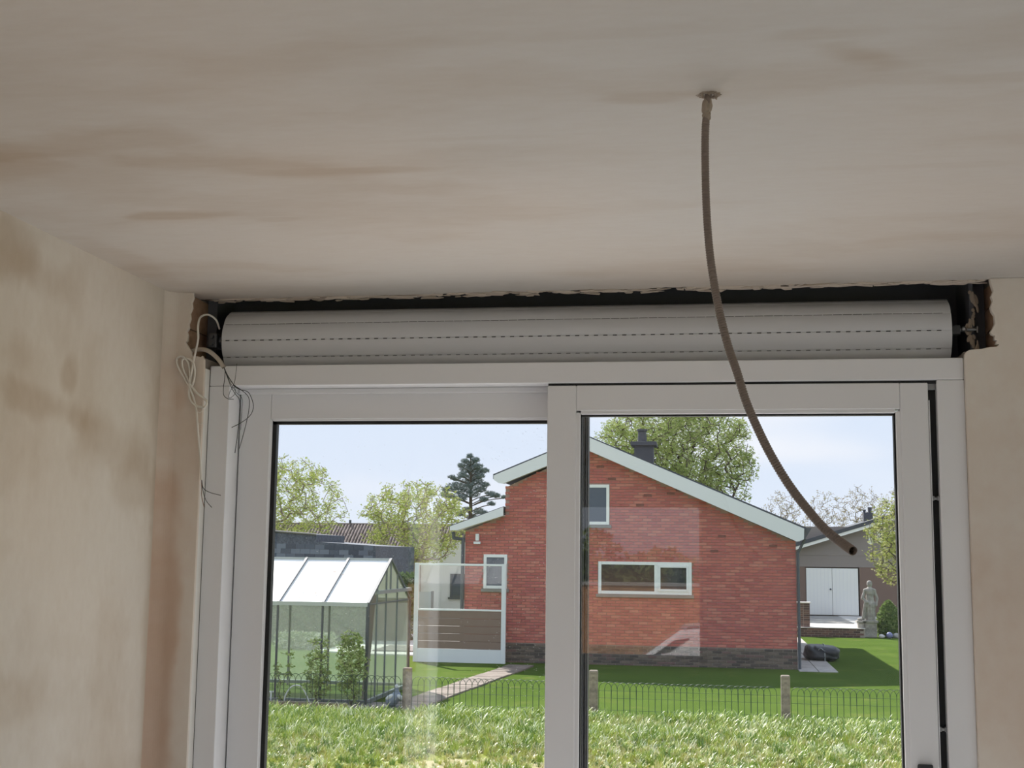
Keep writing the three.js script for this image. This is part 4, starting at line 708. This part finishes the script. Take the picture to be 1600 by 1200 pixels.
{
  const t = thing('roadside_wall', 'tan brick garden wall behind the parked car, seen only mirrored in the glass', 'wall', V(-1, GROUND, 22.5));
  part('wall', tiled(box(-8, 8, 0, 1.85, 0, 0.22), 1), M('#c79a72', 0.9, { map: speckle([200, 190, 180], [255, 250, 244], 10) }), t);
  part('coping', rbox(-8, 8, 1.85, 1.92, -0.04, 0.26, 0.01), MAT.concrete, t);
}

/* ------------------------------------------------------------------ outdoors: plants */
const sprayG = (() => { // a spray of leaves: rhombs folded along the rib
  const out = []; reseed(1);
  for (let k = 0; k < 4; k++) { const g = new THREE.BufferGeometry(); const l = 1, w = 0.32; g.setAttribute('position', new THREE.Float32BufferAttribute([0, 0, 0, w, l * 0.45, 0.12, 0, l, 0, -w, l * 0.45, 0.12], 3)); g.setIndex([0, 1, 2, 0, 2, 3]); g.setAttribute('uv', new THREE.Float32BufferAttribute([0, 0, 1, 0, 1, 1, 0, 1], 2)); g.computeVertexNormals(); g.rotateX(rr(-1.2, 1.2)); g.rotateZ(rr(-1.5, 1.5)); g.rotateY(rr(0, 6.28)); out.push(g); }
  return merge(out);
})();
const needleG = (() => { const out = []; reseed(2); for (let k = 0; k < 7; k++) { const g = new THREE.BufferGeometry(); g.setAttribute('position', new THREE.Float32BufferAttribute([-0.09, 0, 0, 0.09, 0, 0, 0, 1, 0], 3)); g.setIndex([0, 1, 2]); g.setAttribute('uv', new THREE.Float32BufferAttribute([0, 0, 1, 0, 1, 1], 2)); g.computeVertexNormals(); g.rotateX(rr(-1.3, 1.3)); g.rotateZ(rr(-1.3, 1.3)); g.rotateY(rr(0, 6.28)); out.push(g); } return merge(out); })();
function scatter(name, geo, mat, spots, colors, parent) {
  const inst = new THREE.InstancedMesh(geo, mat, spots.length), o = new THREE.Object3D(), c = new THREE.Color();
  spots.forEach(([p, s, q], i) => { o.position.copy(p); o.scale.set(s, s * (q || 1), s); o.rotation.set(rr(-0.7, 0.7), rr(0, 6.28), rr(-0.7, 0.7)); o.updateMatrix(); inst.setMatrixAt(i, o.matrix); inst.setColorAt(i, c.set(colors[Math.floor(rnd() * colors.length)])); });
  inst.name = name; inst.userData.kind = 'stuff'; inst.castShadow = inst.receiveShadow = true; parent.add(inst); return inst;
}
// a tree grown towards random points of its crown; branch radii follow from what hangs on them
function grow(t, { height, fork, n, inCrown, r0 = 0.004, rk = 0.011, step = 0.35, mat = MAT.bark, leaves, seed: s, droop = 0, sides = 5 }) {
  reseed(s); const nodes = [{ p: V(0, 0, 0), k: -1 }]; const trunkN = Math.max(2, Math.ceil(fork / step));
  for (let i = 1; i <= trunkN; i++) nodes.push({ p: V(rr(-0.03, 0.03) * fork * 0.3, fork * i / trunkN, rr(-0.03, 0.03) * fork * 0.3), k: nodes.length - 1 });
  const top = nodes[nodes.length - 1].p, goals = []; while (goals.length < n) { const g = inCrown(); if (g) goals.push(g); }
  goals.sort((a, b) => a.distanceTo(top) - b.distanceTo(top)); const tips = [];
  for (const g of goals) {
    let best = -1, bd = 1e9; for (let i = Math.min(trunkN - 1, 3); i < nodes.length; i++) { const q = nodes[i].p, d = q.distanceTo(g) + Math.max(0, q.y - g.y) * 0.8 * (1 - droop); if (d < bd) { bd = d; best = i; } }
    const from = nodes[best].p, d = from.distanceTo(g), m = Math.max(1, Math.round(d / step)); let k = best;
    for (let j = 1; j <= m; j++) { const u = j / m, q = from.clone().lerp(g, u); q.y += (droop ? -1 : 1) * Math.sin(Math.PI * u) * d * 0.08; if (j < m) q.add(V(rr(-1, 1), rr(-1, 1), rr(-1, 1)).multiplyScalar(step * 0.07)); nodes.push({ p: q, k }); k = nodes.length - 1; }
    tips.push(k);
  }
  const w = new Float32Array(nodes.length); for (let i = nodes.length - 1; i > 0; i--) { if (!w[i]) w[i] = 1; w[nodes[i].k] += w[i]; }
  const R = (i) => r0 + rk * Math.sqrt(w[i]) * 0.5, list = [];
  for (let i = 1; i < nodes.length; i++) { const a = nodes[nodes[i].k].p, b = nodes[i].p; if (a.distanceToSquared(b) > 1e-6) list.push(bar(a, b, Math.min(R(nodes[i].k), R(i) * 1.6), R(i), w[i] > 12 ? sides + 2 : w[i] > 3 ? sides : 3)); }
  part('branches', list, mat, t);
  if (leaves) { const spots = []; while (spots.length < leaves.n) { const i = tips[Math.floor(rnd() * tips.length)], u = rnd(), q = nodes[i].p.clone().lerp(nodes[nodes[i].k].p, u * 1.2); q.add(V(rr(-1, 1), rr(-0.8, 0.8), rr(-1, 1)).multiplyScalar(leaves.spread)); spots.push([q, rr(0.6, 1.2) * leaves.size]); } scatter('foliage', leaves.geo || sprayG, leaves.mat || MAT.leaf, spots, leaves.colors, t); }
}
const ball = (cx, cy, cz, rx, ry, rz, core = 0.2) => () => { const v = V(rr(-1, 1), rr(-1, 1), rr(-1, 1)), l = v.length(); if (l > 1 || l < core) return null; return V(cx + v.x * rx, cy + v.y * ry, cz + v.z * rz); };
const FRESH = ['#b9c46a', '#a8b85a', '#c6cc7c', '#98a94e', '#d2d48e'], SPRING = ['#a3b468', '#b7c27c', '#93a65a', '#c5cb90', '#abb770'];
{
  const t = thing('leafing_tree', 'pale young-leaved tree at the left edge of the fixed pane', 'tree', V(-16.9, GROUND, -45), 'trees behind the gardens');
  grow(t, { height: 6, fork: 1.6, n: 620, inCrown: ball(0, 4.35, 0, 2.6, 1.95, 2.2), seed: 101, mat: MAT.barkPale, r0: 0.006, rk: 0.013, leaves: { n: 9000, size: 0.055, spread: 0.2, colors: FRESH } });
  const u = thing('leafing_tree', 'pale spring tree standing before the pantile roof', 'tree', V(-10.35, GROUND, -40), 'trees behind the gardens');
  grow(u, { height: 5, fork: 1.7, n: 640, inCrown: ball(0, 3.6, 0, 2.0, 1.5, 1.8, 0.1), seed: 102, mat: MAT.barkPale, r0: 0.006, rk: 0.012, leaves: { n: 9000, size: 0.05, spread: 0.17, colors: FRESH } });
  const b = thing('broadleaf_tree', 'large green tree rising behind the roof of the brick house', 'tree', V(-1.6, GROUND, -50), 'trees behind the gardens');
  grow(b, { height: 10, fork: 3.2, n: 1500, inCrown: ball(0, 6.6, 0, 3.45, 3.3, 3.2, 0.12), seed: 103, r0: 0.008, rk: 0.016, leaves: { n: 34000, size: 0.066, spread: 0.24, colors: SPRING } });
  const s = thing('flowering_tree', 'yellow-green leafy tree at the right edge before the garage house', 'tree', V(6.85, GROUND, -42), 'trees behind the gardens');
  grow(s, { height: 5, fork: 1.4, n: 520, inCrown: ball(-0.1, 3.2, 0, 1.5, 1.75, 1.3, 0.1), seed: 104, r0: 0.005, rk: 0.013, leaves: { n: 5600, size: 0.06, spread: 0.17, colors: ['#b7bf68', '#cfd08a', '#a5b05a', '#e0dfae', '#98a552'] } });
  const names = ['bare twiggy birch just right of the brick house roof', 'bare twiggy birch behind the hanging conduit end', 'bare twiggy birch behind the garage house chimney', 'bare twiggy birch furthest right above the garage roof'];
  [[4.9, 6.6], [8.0, 6.6], [10.6, 7.2], [13.2, 7.0]].forEach(([x, h], i) => {
    const q = thing('bare_birch', names[i], 'tree', V(x, GROUND, -88 - i * 1.5), 'bare birches on the skyline');
    grow(q, { height: h, fork: h * 0.35, n: 420, inCrown: ball(0, h * 0.66 + 0.6, 0, 1.7, h * 0.36, 1.4, 0.1), seed: 110 + i, mat: MAT.barkPale, r0: 0.006, rk: 0.012, droop: 0.6, step: 0.45, leaves: { n: 900, size: 0.07, spread: 0.2, colors: ['#b3a27c', '#a89a86', '#c2b98c'] } });
  });
}
{ // pine: clumps of needles on bent limbs round a straight trunk
  const t = thing('pine_tree', 'dark blue-green pine beyond the roofs', 'tree', V(-15.05, GROUND, -75)); reseed(120);
  const H = 8.65; part('trunk', [bar(V(0, 0, 0), V(0.05, H * 0.6, 0), 0.17, 0.12, 8), bar(V(0.05, H * 0.6, 0), V(0, H, 0), 0.12, 0.03, 7)], MAT.bark, t);
  // [across, height, size] of each clump, metres
  const clumps = [[-0.02, 8.55, 0.22], [-0.35, 8.25, 0.24], [0.33, 8.3, 0.26], [0.0, 8.05, 0.42], [-0.55, 7.95, 0.22], [0.5, 7.9, 0.30], [-0.25, 7.7, 0.40], [0.25, 7.6, 0.42], [0.82, 7.65, 0.30], [0.62, 7.3, 0.30], [-0.5, 7.35, 0.32], [-1.12, 7.2, 0.20], [-0.85, 7.1, 0.26], [0.05, 7.2, 0.42], [0.45, 6.95, 0.36], [-0.35, 6.85, 0.45], [-0.95, 6.65, 0.42], [-1.45, 6.45, 0.34], [0.1, 6.6, 0.45], [0.95, 6.75, 0.28], [-0.6, 6.35, 0.42], [-1.75, 6.15, 0.28], [0.7, 6.45, 0.32], [0.2, 6.15, 0.40], [1.25, 6.2, 0.30], [1.75, 6.05, 0.26], [2.1, 6.0, 0.18], [-1.2, 6.0, 0.34], [-0.45, 5.9, 0.36], [1.0, 5.8, 0.26], [1.45, 5.55, 0.22], [-0.2, 5.2, 0.28], [0.55, 5.1, 0.32], [-0.55, 4.95, 0.30], [1.0, 4.95, 0.24], [0.1, 4.75, 0.36]];
  const limbs = [], spots = [];
  for (const [x, y, r] of clumps) {
    const z = rr(-0.7, 0.7) * clamp((9 - y) / 3), c = V(x, y, z); limbs.push(tube([V(0.03, y - 0.25 - Math.abs(x) * 0.15, 0), V(x * 0.5, y - 0.16, z * 0.5), c], 0.03, 6, 4));
    for (let k = 0; k < 900 * r; k++) { const v = V(rr(-1, 1), rr(-1, 1), rr(-1, 1)); if (v.length() > 1) continue; spots.push([c.clone().add(V(v.x * r * 1.15, v.y * r * 0.62 + 0.04, v.z * r * 1.15)), rr(0.09, 0.16)]); }
  }
  part('limbs', limbs, MAT.bark, t); scatter('needles', needleG, MAT.needle, spots, ['#7d8b8a', '#86958f', '#728180', '#8f9c98'], t);
}
{ // clipped conifer
  const t = thing('clipped_conifer', 'small conical conifer right of the stone statue', 'shrub', V(5.55, GROUND, -38.6)); reseed(121);
  part('trunk', bar(V(0, 0, 0), V(0, 1.0, 0), 0.03, 0.012, 6), MAT.bark, t); const spots = [];
  for (let i = 0; i < 2600; i++) { const y = Math.pow(rnd(), 1.1) * 1.12, r = 0.37 * Math.pow(Math.sin(Math.PI * clamp(0.22 + 0.78 * y / 1.14)), 0.75) * rr(0.75, 1.03), a = rr(0, 6.283); spots.push([V(Math.cos(a) * r, y, Math.sin(a) * r), rr(0.05, 0.09)]); }
  scatter('foliage', sprayG, MAT.leaf, spots, ['#7e9655', '#92a763', '#6d8548', '#a9b878'], t);
}
{ // shrubs in the bed by the greenhouse
  const list = [[-7.33, -16.22, 1.15, 0.20, 'thorny shrub with arching shoots at the left of the greenhouse bed', 90, 420], [-6.87, -16.2, 0.95, 0.17, 'sparse arching shoot beside the first shrub of the bed', 22, 120], [-6.30, -16.2, 1.12, 0.25, 'upright leafy shrub in the middle of the greenhouse bed', 120, 620], [-5.73, -16.2, 1.22, 0.25, 'dense tall leafy shrub at the greenhouse corner', 190, 1500]];
  list.forEach(([x, z, h, r, label, n, m], i) => {
    const t = thing('garden_shrub', label, 'shrub', V(x, GROUND, z), 'shrubs along the greenhouse');
    grow(t, { fork: 0.08, n, inCrown: ball(0, h * 0.55, 0, r, h * 0.47, r * 0.8, 0.05), seed: 130 + i, r0: 0.0022, rk: 0.0035, step: 0.12, leaves: { n: m, size: 0.035, spread: 0.05, colors: i === 4 ? ['#c2c878', '#d0d28c', '#adb964'] : ['#9fb26a', '#b5c580', '#889f58', '#c8d298'] } });
  });
  const hedge = thing('hedge', 'dark hedge seen through the greenhouse glass', 'hedge', V(-11.8, GROUND, -31.6)); reseed(140);
  part('stems', [-2.6, -1.3, 0, 1.3, 2.6].map((x) => bar(V(x, 0, 0), V(x, 1.3, 0), 0.04, 0.02, 5)), MAT.bark, hedge);
  const spots = []; for (let i = 0; i < 7000; i++) spots.push([V(rr(-3.4, 3.4), rr(0.02, 1.75) + 0.12 * Math.sin(i), rr(-0.35, 0.35)), rr(0.10, 0.18)]);
  scatter('foliage', sprayG, MAT.leaf, spots, ['#5c7050', '#6b8060', '#4e6145', '#7a8c66'], hedge);
  const rock = thing('flower_clump', 'low clump of pale flowers beside the concrete drive', 'plant', V(-10.3, GROUND, -28.2)); const sp = []; for (let i = 0; i < 900; i++) sp.push([V(rr(-0.8, 0.6), rr(0.0, 0.38), rr(-0.5, 0.5)), rr(0.05, 0.09)]);
  scatter('foliage', sprayG, MAT.leaf, sp, ['#8c9c6c', '#b7bda0', '#74885c', '#d8d8cc'], rock); part('stems', [-0.5, -0.2, 0.1, 0.4].map((x) => bar(V(x, 0, 0), V(x, 0.3, 0), 0.012, 0.006, 4)), MAT.bark, rock);
}
{ // unmown grass before the fence
  reseed(150);
  const clump = (n, hgt, lean) => { const out = []; for (let k = 0; k < n; k++) { const h = hgt * rr(0.5, 1.1), w = rr(0.005, 0.0095), b = lean * rr(0.2, 1.3) * h, a = rr(0, 6.283), x = rr(-0.05, 0.05), z = rr(-0.05, 0.05); const g = new THREE.BufferGeometry(); g.setAttribute('position', new THREE.Float32BufferAttribute([-w, 0, 0, w, 0, 0, -w * 0.9, h * 0.5, b * 0.22, w * 0.9, h * 0.5, b * 0.22, -w * 0.55, h * 0.85, b * 0.65, w * 0.55, h * 0.85, b * 0.65, 0, h, b * 1.05], 3)); g.setIndex([0, 1, 2, 1, 3, 2, 2, 3, 4, 3, 5, 4, 4, 5, 6]); g.setAttribute('uv', new THREE.Float32BufferAttribute(new Float32Array(14), 2)); g.computeVertexNormals(); g.rotateY(a); g.translate(x, 0, z); out.push(g); } return merge(out); };
  const kinds = [clump(14, 0.16, 0.55), clump(12, 0.22, 0.75), clump(16, 0.11, 0.9)];
  const o = new THREE.Object3D(), c = new THREE.Color(), sets = [[], [], []];
  for (let i = 0; i < 40000; i++) {
    const x = -8.0 + rnd() * 11.6, z = -9.6 - (x < -4.4 ? 5.35 : 5.8) * Math.sqrt(rnd()), lush = fbm(x * 0.9 + 4, z * 0.9, 3) + smooth(-1.5, -4, x) * 0.12, far = smooth(-10.5, -15.0, z);
    if (rnd() > 0.30 + 0.75 * far + (lush - 0.5) * 1.2) continue;
    const k = rnd() < 0.25 + 0.4 * far ? (rnd() < 0.5 ? 0 : 1) : 2; sets[k].push([x, z, rr(0.6, 1.1) * (0.66 + 0.28 * far) * (0.75 + 0.5 * lush), lush, far]);
  }
  const g = tag(new THREE.Group(), 'tall unmown grass in front of the wire fence', 'grass', null, 'stuff'); g.name = 'long_grass'; scene.add(g);
  const greens = ['#a4ba46', '#94ae3c', '#bac85a', '#789a34', '#c6ce6a', '#668a30', '#f0f2d4'], dry = ['#cfc98a', '#c0bc68', '#ddd7aa', '#b2b25e'];
  sets.forEach((s, k) => {
    const m = new THREE.InstancedMesh(kinds[k], MAT.blade, s.length);
    s.forEach(([x, z, sc, lush, far], i) => { o.position.set(x, GROUND - 0.008, z); o.rotation.set(rr(-0.12, 0.12), rr(0, 6.283), rr(-0.12, 0.12)); o.scale.setScalar(sc); o.updateMatrix(); m.setMatrixAt(i, o.matrix); const d = rnd() < 0.5 - 0.42 * far - (lush - 0.5) * 0.9; const set = d ? dry : greens; m.setColorAt(i, c.set(set[Math.floor(rnd() * set.length)])); });
    m.name = 'grass_blades'; m.castShadow = m.receiveShadow = true; m.userData.kind = 'stuff'; g.add(m);
  });
}

{
  reseed(161); const spots = [];
  for (let i = 0; i < 9000; i++) { const [x, h] = SHRUBBERY.tops[Math.floor(rnd() * SHRUBBERY.tops.length)], v = V(rr(-1, 1), rr(-1, 1), rr(-1, 1)); if (v.length() > 1) continue; spots.push([V(x + v.x * 1.3, h * 0.55 + v.y * h * 0.47, v.z * 0.9), rr(0.14, 0.26)]); }
  scatter('foliage', sprayG, MAT.leaf, spots, ['#7d8f52', '#6b7d45', '#8e9c62'], SHRUBBERY.t);
}

scene.updateMatrixWorld(true);
renderer.render(scene, camera);
